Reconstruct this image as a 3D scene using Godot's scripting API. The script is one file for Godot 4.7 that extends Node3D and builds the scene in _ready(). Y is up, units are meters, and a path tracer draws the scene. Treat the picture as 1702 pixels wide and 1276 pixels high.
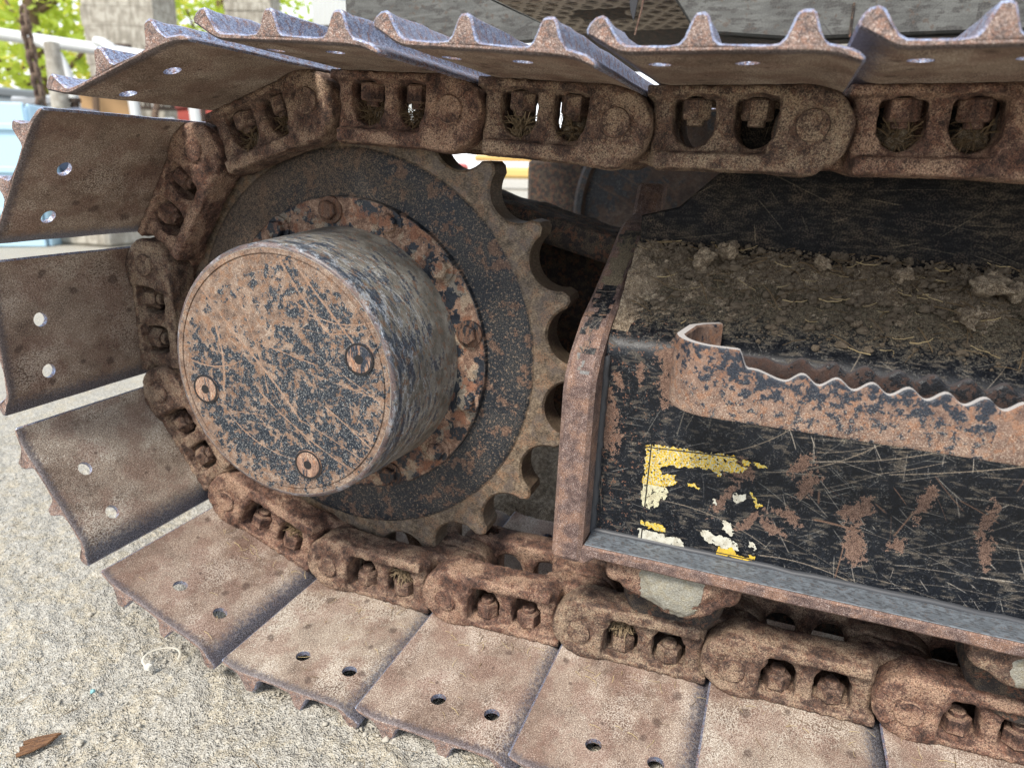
extends Node3D
# Rusty excavator undercarriage seen close up. x runs along the track, y is up, z points from the track towards the camera.
# The drive sprocket's axle is the z axis through the origin; the outer face of the track chain lies on z = 0.

const PITCH := 0.154
const PINS := [[1.064, 0.2196], [0.91, 0.2218], [0.756, 0.224], [0.602, 0.2262], [0.4484, 0.2281], [0.2944, 0.2312], [0.1409, 0.2438], [-0.0127, 0.2538], [-0.1594, 0.2069], [-0.2483, 0.0812], [-0.2509, -0.0728], [-0.1663, -0.2015], [-0.0241, -0.2607], [0.1297, -0.268], [0.2837, -0.2686], [0.4377, -0.2704], [0.5917, -0.2714], [0.7457, -0.2722], [0.8997, -0.273], [1.0537, -0.2738]]
const GROUND_Y := -0.318

var taken := {}
var materials := {}

func _ready() -> void:
	setup_view()
	make_noise()
	bake_all()
	build_materials()
	build_ground()
	build_machine_body()
	build_frame()
	build_sprocket()
	build_track()
	build_rollers()
	build_dirt()
	build_ground_litter()
	build_yard()

func setup_view() -> void:
	var cam := Camera3D.new()
	cam.name = "camera"
	cam.transform = Transform3D(Basis(Vector3(0.93656239, 0.01507815, -0.35017643), Vector3(-0.11375861, 0.95806592, -0.26299936), Vector3(0.33152656, 0.2861509, 0.89900378)), Vector3(0.43583892, 0.19117622, 0.62352831))
	cam.near = 0.02
	cam.far = 200.0
	var lens := CameraAttributesPhysical.new()
	lens.frustum_focal_length = 22.285
	lens.frustum_focus_distance = 0.66
	lens.exposure_aperture = 6.4
	lens.frustum_near = 0.02
	lens.frustum_far = 200.0
	cam.attributes = lens
	cam.fov = 56.6
	add_child(cam)
	cam.current = true
	var env := Environment.new()
	env.background_mode = Environment.BG_SKY
	var sm := ProceduralSkyMaterial.new()
	sm.sky_top_color = Color(0.70, 0.76, 0.84)
	sm.sky_horizon_color = Color(0.96, 0.965, 0.97)
	sm.sky_curve = 0.25
	sm.ground_bottom_color = Color(0.42, 0.4, 0.36)
	sm.ground_horizon_color = Color(0.6, 0.58, 0.54)
	var sky := Sky.new()
	sky.sky_material = sm
	env.sky = sky
	env.tonemap_mode = Environment.TONE_MAPPER_LINEAR
	env.tonemap_exposure = 2.7
	env.background_energy_multiplier = 0.78
	env.sdfgi_enabled = true
	env.ssao_enabled = true
	env.ssil_enabled = true
	var we := WorldEnvironment.new()
	we.name = "world_environment"
	we.environment = env
	add_child(we)
	var sun := DirectionalLight3D.new()
	sun.name = "sun"
	sun.light_color = Color(1.0, 0.97, 0.93)
	sun.light_energy = 0.62
	sun.light_angular_distance = 14.0
	sun.shadow_enabled = true
	add_child(sun)
	sun.look_at_from_position(Vector3(-0.5, 2.5, 2.0), Vector3.ZERO)

# ---------------------------------------------------------------- naming helpers
func numbered(called: String) -> String:
	var n: int = taken.get(called, 0)
	taken[called] = n + 1
	return called if n == 0 else "%s_%03d" % [called, n]

func base(called: String, label: String, category: String, at := Vector3.ZERO, group := "") -> Node3D:
	var o := Node3D.new()
	o.name = numbered(called)
	add_child(o)
	o.position = at
	tag(o, label, category, group)
	return o

func tag(o: Node3D, label: String, category: String, group := "") -> Node3D:
	o.set_meta("label", label)
	o.set_meta("category", category)
	if group != "":
		o.set_meta("group", group)
	return o

func put(called: String, mesh: Mesh, mat: Material, parent: Node = null, at := Vector3.ZERO) -> MeshInstance3D:
	var o := MeshInstance3D.new()
	o.name = numbered(called) if parent == null or parent == self else called
	o.mesh = mesh
	if mat:
		o.material_override = mat
	if parent:
		parent.add_child(o, true)
	else:
		add_child(o)
	o.position = at
	return o

func kind(o: Node3D, k: String) -> Node3D:
	o.set_meta("kind", k)
	return o

# ---------------------------------------------------------------- mesh helpers
# A soup is a PackedVector3Array of triangles, counter-clockwise seen from outside; finish() turns them for Godot.
func quad(s: PackedVector3Array, a: Vector3, b: Vector3, c: Vector3, d: Vector3) -> void:
	s.append(a); s.append(b); s.append(c)
	s.append(a); s.append(c); s.append(d)

func normals_of(s: PackedVector3Array, angle: float) -> PackedVector3Array:
	var n := PackedVector3Array()
	n.resize(s.size())
	var faces := PackedVector3Array()
	var at := {}
	for i in range(0, s.size(), 3):
		var f := (s[i + 1] - s[i]).cross(s[i + 2] - s[i])
		faces.append(f)
		for k in 3:
			var key := Vector3i((s[i + k] * 40000.0).round())
			if not at.has(key):
				at[key] = PackedInt32Array([i / 3])
			else:
				at[key].append(i / 3)
	var limit := cos(deg_to_rad(angle))
	for i in s.size():
		var f := faces[i / 3]
		var fl := f.length()
		if fl < 1e-14:
			n[i] = Vector3.UP
			continue
		var fu := f / fl
		var t := Vector3.ZERO
		for j in at[Vector3i((s[i] * 40000.0).round())]:
			var g := faces[j]
			var gl := g.length()
			if gl > 1e-14 and fu.dot(g) / gl >= limit:
				t += g
		n[i] = t.normalized() if t.length() > 1e-14 else fu
	return n

func finish(s: PackedVector3Array, angle := 40.0, uv := PackedVector2Array(), mesh: ArrayMesh = null, given := PackedVector3Array()) -> ArrayMesh:
	var n := given if given.size() else normals_of(s, angle)
	var out := PackedVector3Array()
	var no := PackedVector3Array()
	var uo := PackedVector2Array()
	out.resize(s.size()); no.resize(s.size())
	if uv.size():
		uo.resize(s.size())
	for i in range(0, s.size(), 3):
		for k in 3:
			var j := i + [0, 2, 1][k] as int
			out[i + k] = s[j]
			no[i + k] = n[j]
			if uv.size():
				uo[i + k] = uv[j]
	var a := []
	a.resize(Mesh.ARRAY_MAX)
	a[Mesh.ARRAY_VERTEX] = out
	a[Mesh.ARRAY_NORMAL] = no
	if uv.size():
		a[Mesh.ARRAY_TEX_UV] = uo
	var m := mesh if mesh else ArrayMesh.new()
	m.add_surface_from_arrays(Mesh.PRIMITIVE_TRIANGLES, a)
	return m

func box_soup(s: PackedVector3Array, lo: Vector3, hi: Vector3, bev := 0.0, xf := Transform3D.IDENTITY) -> void:
	# a box with chamfered edges: each face inset by bev, joined by bevel strips
	var c := (lo + hi) * 0.5
	var h := (hi - lo) * 0.5
	bev = minf(bev, minf(h.x, minf(h.y, h.z)) * 0.9)
	var p := func(sx: int, sy: int, sz: int, ax: int) -> Vector3:
		var v := Vector3(sx * h.x, sy * h.y, sz * h.z)
		for k in 3:
			if k != ax:
				v[k] -= signf(v[k]) * bev
		return xf * (c + v)
	for ax in 3:
		var b := (ax + 1) % 3
		var d := (ax + 2) % 3
		for sg in [-1, 1]:
			var q := []
			for e in [[-1, -1], [1, -1], [1, 1], [-1, 1]]:
				var w := [0, 0, 0]
				w[ax] = sg; w[b] = e[0]; w[d] = e[1]
				q.append(p.call(w[0], w[1], w[2], ax))
			if sg > 0:
				quad(s, q[0], q[1], q[2], q[3])
			else:
				quad(s, q[3], q[2], q[1], q[0])
	if bev <= 0.0:
		return
	for ax in 3:  # edges running along ax
		var b := (ax + 1) % 3
		var d := (ax + 2) % 3
		for e in [[-1, -1], [1, -1], [1, 1], [-1, 1]]:
			var w0 := [0, 0, 0]; var w1 := [0, 0, 0]
			w0[ax] = -1; w0[b] = e[0]; w0[d] = e[1]
			w1[ax] = 1; w1[b] = e[0]; w1[d] = e[1]
			var a0: Vector3 = p.call(w0[0], w0[1], w0[2], b)
			var a1: Vector3 = p.call(w1[0], w1[1], w1[2], b)
			var b0: Vector3 = p.call(w0[0], w0[1], w0[2], d)
			var b1: Vector3 = p.call(w1[0], w1[1], w1[2], d)
			if e[0] * e[1] > 0:
				quad(s, a0, b0, b1, a1)
			else:
				quad(s, a0, a1, b1, b0)
	for sx in [-1, 1]:
		for sy in [-1, 1]:
			for sz in [-1, 1]:
				var t := [p.call(sx, sy, sz, 0), p.call(sx, sy, sz, 1), p.call(sx, sy, sz, 2)]
				if sx * sy * sz > 0:
					s.append(t[0]); s.append(t[1]); s.append(t[2])
				else:
					s.append(t[0]); s.append(t[2]); s.append(t[1])

func box_mesh(lo: Vector3, hi: Vector3, bev := 0.002) -> ArrayMesh:
	var s := PackedVector3Array()
	box_soup(s, lo, hi, bev)
	return finish(s, 30.0)

# turn a profile of (radius, height along z) round the z axis
func lathe_soup(s: PackedVector3Array, prof: Array, seg: int, centre := Vector3.ZERO, uv: PackedVector2Array = PackedVector2Array(), with_uv := false, wob := 0.0) -> PackedVector2Array:
	var u := uv
	var run := [0.0]
	for i in range(1, prof.size()):
		run.append(run[i - 1] + Vector2(prof[i][0], prof[i][1]).distance_to(Vector2(prof[i - 1][0], prof[i - 1][1])))
	for k in seg:
		var a0 := TAU * k / seg
		var a1 := TAU * (k + 1) / seg
		for i in prof.size() - 1:
			var q := []
			for e in [[i, a0], [i, a1], [i + 1, a1], [i + 1, a0]]:
				var r: float = prof[e[0]][0]
				var ww := 1.0 + wob * (sin(e[1] * 3.0 + 1.0) + 0.6 * sin(e[1] * 7.0 + prof[e[0]][1] * 90.0))
				q.append(centre + Vector3(cos(e[1]) * r * ww, sin(e[1]) * r * ww, prof[e[0]][1]))
			if prof[i][0] < 1e-6:
				s.append(q[0]); s.append(q[2]); s.append(q[3])
				if with_uv:
					u.append_array([Vector2(a0 / TAU, run[i]), Vector2(a1 / TAU, run[i + 1]), Vector2(a0 / TAU, run[i + 1])])
			elif prof[i + 1][0] < 1e-6:
				s.append(q[0]); s.append(q[1]); s.append(q[2])
				if with_uv:
					u.append_array([Vector2(a0 / TAU, run[i]), Vector2(a1 / TAU, run[i]), Vector2(a1 / TAU, run[i + 1])])
			else:
				quad(s, q[0], q[1], q[2], q[3])
				if with_uv:
					var t0 := Vector2(a0 / TAU, run[i]); var t1 := Vector2(a1 / TAU, run[i])
					var t2 := Vector2(a1 / TAU, run[i + 1]); var t3 := Vector2(a0 / TAU, run[i + 1])
					u.append_array([t0, t1, t2, t0, t2, t3])
	return u

func lathe(prof: Array, seg := 48, angle := 35.0, wob := 0.0) -> ArrayMesh:
	var s := PackedVector3Array()
	lathe_soup(s, prof, seg, Vector3.ZERO, PackedVector2Array(), false, wob)
	return finish(s, angle)

# a tube along points
func tube_soup(s: PackedVector3Array, pts: PackedVector3Array, r0: float, r1: float, seg := 8, flat := 1.0) -> void:
	var rings := []
	var up := Vector3(0.31, 0.9, 0.2).normalized()
	for i in pts.size():
		var d := (pts[mini(i + 1, pts.size() - 1)] - pts[maxi(i - 1, 0)]).normalized()
		var a := d.cross(up)
		if a.length() < 0.05:
			a = d.cross(Vector3.RIGHT)
		a = a.normalized()
		var b := d.cross(a).normalized()
		up = a.cross(d).normalized()
		var r := lerpf(r0, r1, float(i) / maxi(1, pts.size() - 1))
		var ring := PackedVector3Array()
		for k in seg:
			var t := TAU * k / seg
			ring.append(pts[i] + a * cos(t) * r + b * sin(t) * r * flat)
		rings.append(ring)
	for i in rings.size() - 1:
		for k in seg:
			var k1 := (k + 1) % seg
			quad(s, rings[i][k], rings[i][k1], rings[i + 1][k1], rings[i + 1][k])
	for k in range(1, seg - 1):
		s.append(rings[0][0]); s.append(rings[0][k + 1]); s.append(rings[0][k])
		var e: PackedVector3Array = rings[-1]
		s.append(e[0]); s.append(e[k]); s.append(e[k + 1])

func tube(pts: PackedVector3Array, r0: float, r1: float, seg := 8, flat := 1.0) -> ArrayMesh:
	var s := PackedVector3Array()
	tube_soup(s, pts, r0, r1, seg, flat)
	return finish(s, 60.0)

# a flat outline in xy (counter-clockwise) given depth along z from z0 to z1, with chamfered rims
func plate_soup(s: PackedVector3Array, poly: PackedVector2Array, z0: float, z1: float, bev := 0.0, xf := Transform3D.IDENTITY) -> void:
	if Geometry2D.is_polygon_clockwise(poly):
		poly = poly.duplicate()
		poly.reverse()
	var n := poly.size()
	var inn := PackedVector2Array()
	for i in n:
		var d0 := (poly[i] - poly[(i + n - 1) % n]).normalized()
		var d1 := (poly[(i + 1) % n] - poly[i]).normalized()
		var nn := (Vector2(-d0.y, d0.x) + Vector2(-d1.y, d1.x))
		nn = nn.normalized() if nn.length() > 1e-6 else Vector2(-d1.y, d1.x)
		inn.append(poly[i] + nn * bev)
	var tri := Geometry2D.triangulate_polygon(poly)
	for i in range(0, tri.size(), 3):
		var a := tri[i]; var b := tri[i + 1]; var c := tri[i + 2]
		if (poly[b] - poly[a]).cross(poly[c] - poly[a]) < 0:
			var t := b
			b = c
			c = t
		for k in [a, b, c]:
			s.append(xf * Vector3(inn[k].x, inn[k].y, z1))
		for k in [a, c, b]:
			s.append(xf * Vector3(inn[k].x, inn[k].y, z0))
	for i in n:
		var j := (i + 1) % n
		var levels := [[inn, z0], [poly, z0 + bev], [poly, z1 - bev], [inn, z1]] if bev > 0 else [[poly, z0], [poly, z1]]
		for k in levels.size() - 1:
			var p: PackedVector2Array = levels[k][0]
			var q: PackedVector2Array = levels[k + 1][0]
			quad(s, xf * Vector3(p[i].x, p[i].y, levels[k][1]), xf * Vector3(p[j].x, p[j].y, levels[k][1]), xf * Vector3(q[j].x, q[j].y, levels[k + 1][1]), xf * Vector3(q[i].x, q[i].y, levels[k + 1][1]))

func plate(poly: PackedVector2Array, z0: float, z1: float, bev := 0.001, angle := 40.0) -> ArrayMesh:
	var s := PackedVector3Array()
	plate_soup(s, poly, z0, z1, bev)
	return finish(s, angle)

func ring_points(r: float, n: int, at := Vector2.ZERO, a0 := 0.0) -> PackedVector2Array:
	var p := PackedVector2Array()
	for k in n:
		p.append(at + Vector2.from_angle(a0 + TAU * k / n) * r)
	return p

# surface nets over a signed distance f(Vector3) -> float
func nets(f: Callable, lo: Vector3, hi: Vector3, cell: float) -> ArrayMesh:
	var nx := int(ceil((hi.x - lo.x) / cell)) + 1
	var ny := int(ceil((hi.y - lo.y) / cell)) + 1
	var nz := int(ceil((hi.z - lo.z) / cell)) + 1
	var v := PackedFloat32Array()
	v.resize(nx * ny * nz)
	var i := 0
	for z in nz:
		for y in ny:
			for x in nx:
				v[i] = f.call(lo + Vector3(x, y, z) * cell)
				i += 1
	var id := PackedInt32Array()
	id.resize(nx * ny * nz)
	id.fill(-1)
	var pts := PackedVector3Array()
	var off := [0, 1, nx, nx + 1, nx * ny, nx * ny + 1, nx * ny + nx, nx * ny + nx + 1]
	var edges := [[0, 1], [2, 3], [4, 5], [6, 7], [0, 2], [1, 3], [4, 6], [5, 7], [0, 4], [1, 5], [2, 6], [3, 7]]
	for z in nz - 1:
		for y in ny - 1:
			for x in nx - 1:
				var b := x + nx * (y + ny * z)
				var neg := 0
				for o in off:
					if v[b + o] < 0.0:
						neg += 1
				if neg == 0 or neg == 8:
					continue
				var sum := Vector3.ZERO
				var cnt := 0
				for e in edges:
					var va := v[b + off[e[0]]]
					var vb := v[b + off[e[1]]]
					if (va < 0.0) != (vb < 0.0):
						var t := va / (va - vb)
						var pa := Vector3(e[0] & 1, (e[0] >> 1) & 1, e[0] >> 2)
						var pb := Vector3(e[1] & 1, (e[1] >> 1) & 1, e[1] >> 2)
						sum += pa.lerp(pb, t)
						cnt += 1
				id[b] = pts.size()
				pts.append(lo + (Vector3(x, y, z) + sum / cnt) * cell)
	var idx := PackedInt32Array()
	for z in range(1, nz - 1):
		for y in range(1, ny - 1):
			for x in range(1, nx - 1):
				var b := x + nx * (y + ny * z)
				var ins := v[b] < 0.0
				for ax in 3:
					var step: int = [1, nx, nx * ny][ax]
					if (v[b + step] < 0.0) == ins:
						continue
					var s1: int = [nx, nx * ny, 1][ax]
					var s2: int = [nx * ny, 1, nx][ax]
					var q := [id[b], id[b - s1], id[b - s1 - s2], id[b - s2]]
					if not ins:
						q.reverse()
					idx.append_array([q[0], q[1], q[2], q[0], q[2], q[3]])
	var nor := PackedVector3Array()
	nor.resize(pts.size())
	for k in range(0, idx.size(), 3):
		var fn := (pts[idx[k + 1]] - pts[idx[k]]).cross(pts[idx[k + 2]] - pts[idx[k]])
		for j in 3:
			nor[idx[k + j]] += fn
	for k in nor.size():
		nor[k] = nor[k].normalized()
	var rev := PackedInt32Array()
	rev.resize(idx.size())
	for k in range(0, idx.size(), 3):
		rev[k] = idx[k]; rev[k + 1] = idx[k + 2]; rev[k + 2] = idx[k + 1]
	var a := []
	a.resize(Mesh.ARRAY_MAX)
	a[Mesh.ARRAY_VERTEX] = pts
	a[Mesh.ARRAY_NORMAL] = nor
	a[Mesh.ARRAY_INDEX] = rev
	var m := ArrayMesh.new()
	m.add_surface_from_arrays(Mesh.PRIMITIVE_TRIANGLES, a)
	return m

func smin(a: float, b: float, k: float) -> float:
	var h := maxf(k - absf(a - b), 0.0) / k
	return minf(a, b) - h * h * k * 0.25

func smax(a: float, b: float, k: float) -> float:
	return -smin(-a, -b, k)

func sd_box2(p: Vector2, c: Vector2, h: Vector2, r: float) -> float:
	var d := (p - c).abs() - h + Vector2(r, r)
	return Vector2(maxf(d.x, 0), maxf(d.y, 0)).length() + minf(maxf(d.x, d.y), 0.0) - r

func rocky(seed_value: int, size: float, cell: float, rough := 0.35) -> ArrayMesh:
	var fn := FastNoiseLite.new()
	fn.seed = seed_value
	fn.frequency = 0.9 / size
	fn.fractal_octaves = 4
	var f := func(p: Vector3) -> float:
		return p.length() - size * 0.62 + fn.get_noise_3dv(p) * size * rough
	return nets(f, Vector3.ONE * -size * 1.1, Vector3.ONE * size * 1.1, cell)

# ---------------------------------------------------------------- textures
const NS := 1024
var fields := []          # seamless noise fields, NS x NS bytes
var baked := {}           # name -> [albedo Texture, data Texture(height, roughness, metallic)]
var lock := Mutex.new()

enum { BIG, MID, SMALL, FINE, CELL, RIDGE, GRAIN }

func make_noise() -> void:
	var spec := [[FastNoiseLite.TYPE_SIMPLEX_SMOOTH, 0.006, 5], [FastNoiseLite.TYPE_SIMPLEX_SMOOTH, 0.02, 5], [FastNoiseLite.TYPE_SIMPLEX_SMOOTH, 0.06, 4], [FastNoiseLite.TYPE_SIMPLEX, 0.2, 3], [FastNoiseLite.TYPE_CELLULAR, 0.03, 3], [FastNoiseLite.TYPE_SIMPLEX_SMOOTH, 0.015, 4], [FastNoiseLite.TYPE_VALUE, 0.45, 2]]
	fields.resize(spec.size())
	var g := WorkerThreadPool.add_group_task(func(i: int) -> void:
		var n := FastNoiseLite.new()
		n.seed = 40 + i * 7
		n.noise_type = spec[i][0]
		n.frequency = spec[i][1]
		n.fractal_octaves = spec[i][2]
		n.fractal_type = FastNoiseLite.FRACTAL_RIDGED if i == RIDGE else FastNoiseLite.FRACTAL_FBM
		var im := n.get_seamless_image(NS, NS, false, false, 0.12, true)
		im.convert(Image.FORMAT_L8)
		var d := im.get_data()
		# equalise: stretch to the 2..98 % range so that thresholds mean the same for each field
		var hist := PackedInt32Array()
		hist.resize(256)
		for b in d:
			hist[b] += 1
		var lut := PackedByteArray()
		lut.resize(256)
		var acc := 0
		for k in 256:
			acc += hist[k]
			lut[k] = int(255.0 * acc / d.size())
		for k in d.size():
			d[k] = lut[d[k]]
		lock.lock()
		fields[i] = d
		lock.unlock(), spec.size())
	WorkerThreadPool.wait_for_group_task_completion(g)

class Sheet:
	var w: int
	var h: int
	var r: PackedFloat32Array
	var g: PackedFloat32Array
	var b: PackedFloat32Array
	var ht: PackedFloat32Array
	var ro: PackedFloat32Array
	var me: PackedFloat32Array
	var fields: Array
	var off := 0

	func _init(w_: int, h_: int, f: Array, col: Color, rough: float, offset := 0) -> void:
		w = w_
		h = h_
		fields = f
		off = offset
		for a in [col.r, col.g, col.b, 0.5, rough, 0.0]:
			var p := PackedFloat32Array()
			p.resize(w * h)
			p.fill(a)
			match [r.size(), g.size(), b.size(), ht.size(), ro.size()].find(0):
				0: r = p
				1: g = p
				2: b = p
				3: ht = p
				4: ro = p
				_: me = p

	# one noise field sampled with a scale and an offset, 0..1
	func noise(which: int, sx := 1.0, sy := 1.0, ox := 0, oy := 0) -> PackedFloat32Array:
		var m := PackedFloat32Array()
		m.resize(w * h)
		var f: PackedByteArray = fields[which]
		var i := 0
		ox += off * 131
		oy += off * 277
		var xs := PackedInt32Array()
		xs.resize(w)
		for x in w:
			xs[x] = (int(x * sx) + ox) & 1023
		for y in h:
			var row := ((int(y * sy) + oy) & 1023) << 10
			for x in w:
				m[i] = f[row + xs[x]] * 0.00392157
				i += 1
		return m

	func mix(a: PackedFloat32Array, wa: float, b2: PackedFloat32Array, wb: float) -> PackedFloat32Array:
		var m := PackedFloat32Array()
		m.resize(a.size())
		for i in m.size():
			m[i] = a[i] * wa + b2[i] * wb
		return m

	func times(a: PackedFloat32Array, b2: PackedFloat32Array) -> PackedFloat32Array:
		var m := PackedFloat32Array()
		m.resize(a.size())
		for i in m.size():
			m[i] = a[i] * b2[i]
		return m

	func edge(a: PackedFloat32Array, t: float, s: float) -> PackedFloat32Array:
		var m := PackedFloat32Array()
		m.resize(a.size())
		var inv := 1.0 / s
		for i in m.size():
			m[i] = clampf((a[i] - t) * inv + 0.5, 0.0, 1.0)
		return m

	# lay colours of a ramp, looked up by the field v, over the sheet where k is
	func lay(k: PackedFloat32Array, v: PackedFloat32Array, ramp: Array, amount := 1.0, height := 0.0, rough := -1.0, metal := -1.0) -> void:
		var lr := PackedFloat32Array(); var lg := PackedFloat32Array(); var lb := PackedFloat32Array()
		lr.resize(257); lg.resize(257); lb.resize(257)
		var n := ramp.size() - 1
		for i in 257:
			var t := i / 256.0 * n
			var j := mini(int(t), n - 1) if n > 0 else 0
			var c: Color = ramp[j].lerp(ramp[j + 1], t - j) if n > 0 else ramp[0]
			lr[i] = c.r; lg[i] = c.g; lb[i] = c.b
		var all := k.is_empty()
		for i in w * h:
			var a := amount if all else k[i] * amount
			if a > 0.003:
				var q := int(clampf(v[i], 0.0, 1.0) * 256.0)
				r[i] += (lr[q] - r[i]) * a
				g[i] += (lg[q] - g[i]) * a
				b[i] += (lb[q] - b[i]) * a
				ht[i] += height * a
				if rough >= 0.0:
					ro[i] += (rough - ro[i]) * a
				if metal >= 0.0:
					me[i] += (metal - me[i]) * a

	func raise(v: PackedFloat32Array, amount: float) -> void:
		for i in w * h:
			ht[i] += (v[i] - 0.5) * amount

	# random straight or bent scratches
	func scratches(n: int, seed_value: int, len0: float, len1: float, ang: float, spread: float, wide: float, x0 := 0.0, y0 := 0.0, x1 := 1.0, y1 := 1.0) -> PackedFloat32Array:
		var m := PackedFloat32Array()
		m.resize(w * h)
		var rng := RandomNumberGenerator.new()
		rng.seed = seed_value
		for k in n:
			var p := Vector2(rng.randf_range(x0, x1) * w, rng.randf_range(y0, y1) * h)
			var a := ang + rng.randfn(0.0, spread)
			var bend := rng.randfn(0.0, 0.0012)
			var ln := rng.randf_range(len0, len1) * w
			var wd := maxf(0.6, wide * rng.randf_range(0.4, 1.4))
			var s := rng.randf_range(0.35, 1.0)
			var steps := int(ln)
			for q in steps:
				a += bend
				p += Vector2.from_angle(a)
				var fade := s * minf(1.0, minf(q, steps - q) / 10.0)
				if rng.randf() < 0.06:
					continue
				var rad := int(ceil(wd))
				for yy in range(-rad, rad + 1):
					for xx in range(-rad, rad + 1):
						var px := int(p.x) + xx
						var py := int(p.y) + yy
						if px >= 0 and py >= 0 and px < w and py < h:
							var d := 1.0 - Vector2(px + 0.5 - p.x, py + 0.5 - p.y).length() / wd
							if d > 0:
								var i := py * w + px
								m[i] = maxf(m[i], minf(1.0, d * 1.6) * fade)
		return m

	# soft blobs: each [x, y, radius x, radius y, turn] in pixels; 1 at the middle, 0 at the rim
	func blobs(list: Array) -> PackedFloat32Array:
		var m := PackedFloat32Array()
		m.resize(w * h)
		for e in list:
			var rr: float = maxf(e[2], e[3])
			var c := cos(-e[4]); var s := sin(-e[4])
			for y in range(maxi(0, int(e[1] - rr)), mini(h, int(e[1] + rr) + 1)):
				for x in range(maxi(0, int(e[0] - rr)), mini(w, int(e[0] + rr) + 1)):
					var dx: float = x - e[0]
					var dy: float = y - e[1]
					var q := Vector2((dx * c - dy * s) / e[2], (dx * s + dy * c) / e[3]).length()
					if q < 1.0:
						var i := y * w + x
						m[i] = maxf(m[i], 1.0 - q)
		return m

	# 1 inside radius r0 of the sheet's middle, 0 past r1 (in sheet halves)
	func disc(r0: float, r1: float) -> PackedFloat32Array:
		var m := PackedFloat32Array()
		m.resize(w * h)
		var i := 0
		for y in h:
			for x in w:
				var d := Vector2((x + 0.5) / w * 2.0 - 1.0, (y + 0.5) / h * 2.0 - 1.0).length()
				m[i] = clampf((r1 - d) / (r1 - r0), 0.0, 1.0)
				i += 1
		return m

	func grad(dir: Vector2, from: float, to: float) -> PackedFloat32Array:
		var m := PackedFloat32Array()
		m.resize(w * h)
		var i := 0
		for y in h:
			for x in w:
				m[i] = clampf(((float(x) / w * dir.x + float(y) / h * dir.y) - from) / (to - from), 0.0, 1.0)
				i += 1
		return m

	# spread the tones about their mean
	func contrast(k: float) -> void:
		for ch in [r, g, b]:
			var c: PackedFloat32Array = ch
			var m := 0.0
			for i in range(0, c.size(), 7):
				m += c[i]
			m /= ceilf(c.size() / 7.0)
			for i in c.size():
				c[i] = m + (c[i] - m) * k

	func images() -> Array:
		var a := PackedByteArray(); var d := PackedByteArray()
		a.resize(w * h * 3); d.resize(w * h * 3)
		for i in w * h:
			var j := i * 3
			a[j] = int(clampf(r[i], 0, 1) * 255.0); a[j + 1] = int(clampf(g[i], 0, 1) * 255.0); a[j + 2] = int(clampf(b[i], 0, 1) * 255.0)
			d[j] = int(clampf(ht[i], 0, 1) * 255.0); d[j + 1] = int(clampf(ro[i], 0, 1) * 255.0); d[j + 2] = int(clampf(me[i], 0, 1) * 255.0)
		return [Image.create_from_data(w, h, false, Image.FORMAT_RGB8, a), Image.create_from_data(w, h, false, Image.FORMAT_RGB8, d)]

func rgb8(r: int, g: int, b: int) -> Color:
	return Color(r / 255.0, g / 255.0, b / 255.0)

func bake_all() -> void:
	var jobs := ["side", "drum_face", "sprocket", "rust", "shoe0", "shoe1", "shoe2", "steel", "band", "drum_side", "step", "dirt", "ground", "slab", "worn", "dark", "concrete", "wood", "edge", "wall"]
	var makers := [bake_side, bake_drum_face, bake_sprocket, bake_rust, bake_shoe, bake_shoe, bake_shoe, bake_steel, bake_band, bake_drum_side, bake_step, bake_dirt, bake_ground, bake_slab, bake_worn, bake_dark, bake_concrete, bake_wood, bake_edge, bake_wall]
	var spread := [1.25, 1.3, 1.3, 1.4, 1.3, 1.3, 1.3, 1.4, 1.35, 1.35, 1.3, 1.45, 0.9, 1.0, 1.3, 1.15, 1.0, 1.0, 1.25, 1.2]
	var results := []
	results.resize(jobs.size())
	var g := WorkerThreadPool.add_group_task(func(i: int) -> void:
		var sh: Sheet = makers[i].call(i)
		if spread[i] != 1.0:
			sh.contrast(spread[i])
		var im := sh.images()
		lock.lock()
		results[i] = im
		lock.unlock(), jobs.size())
	WorkerThreadPool.wait_for_group_task_completion(g)
	for i in jobs.size():
		baked[jobs[i]] = [ImageTexture.create_from_image(results[i][0]), ImageTexture.create_from_image(results[i][1])]

var NONE := PackedFloat32Array()

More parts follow.
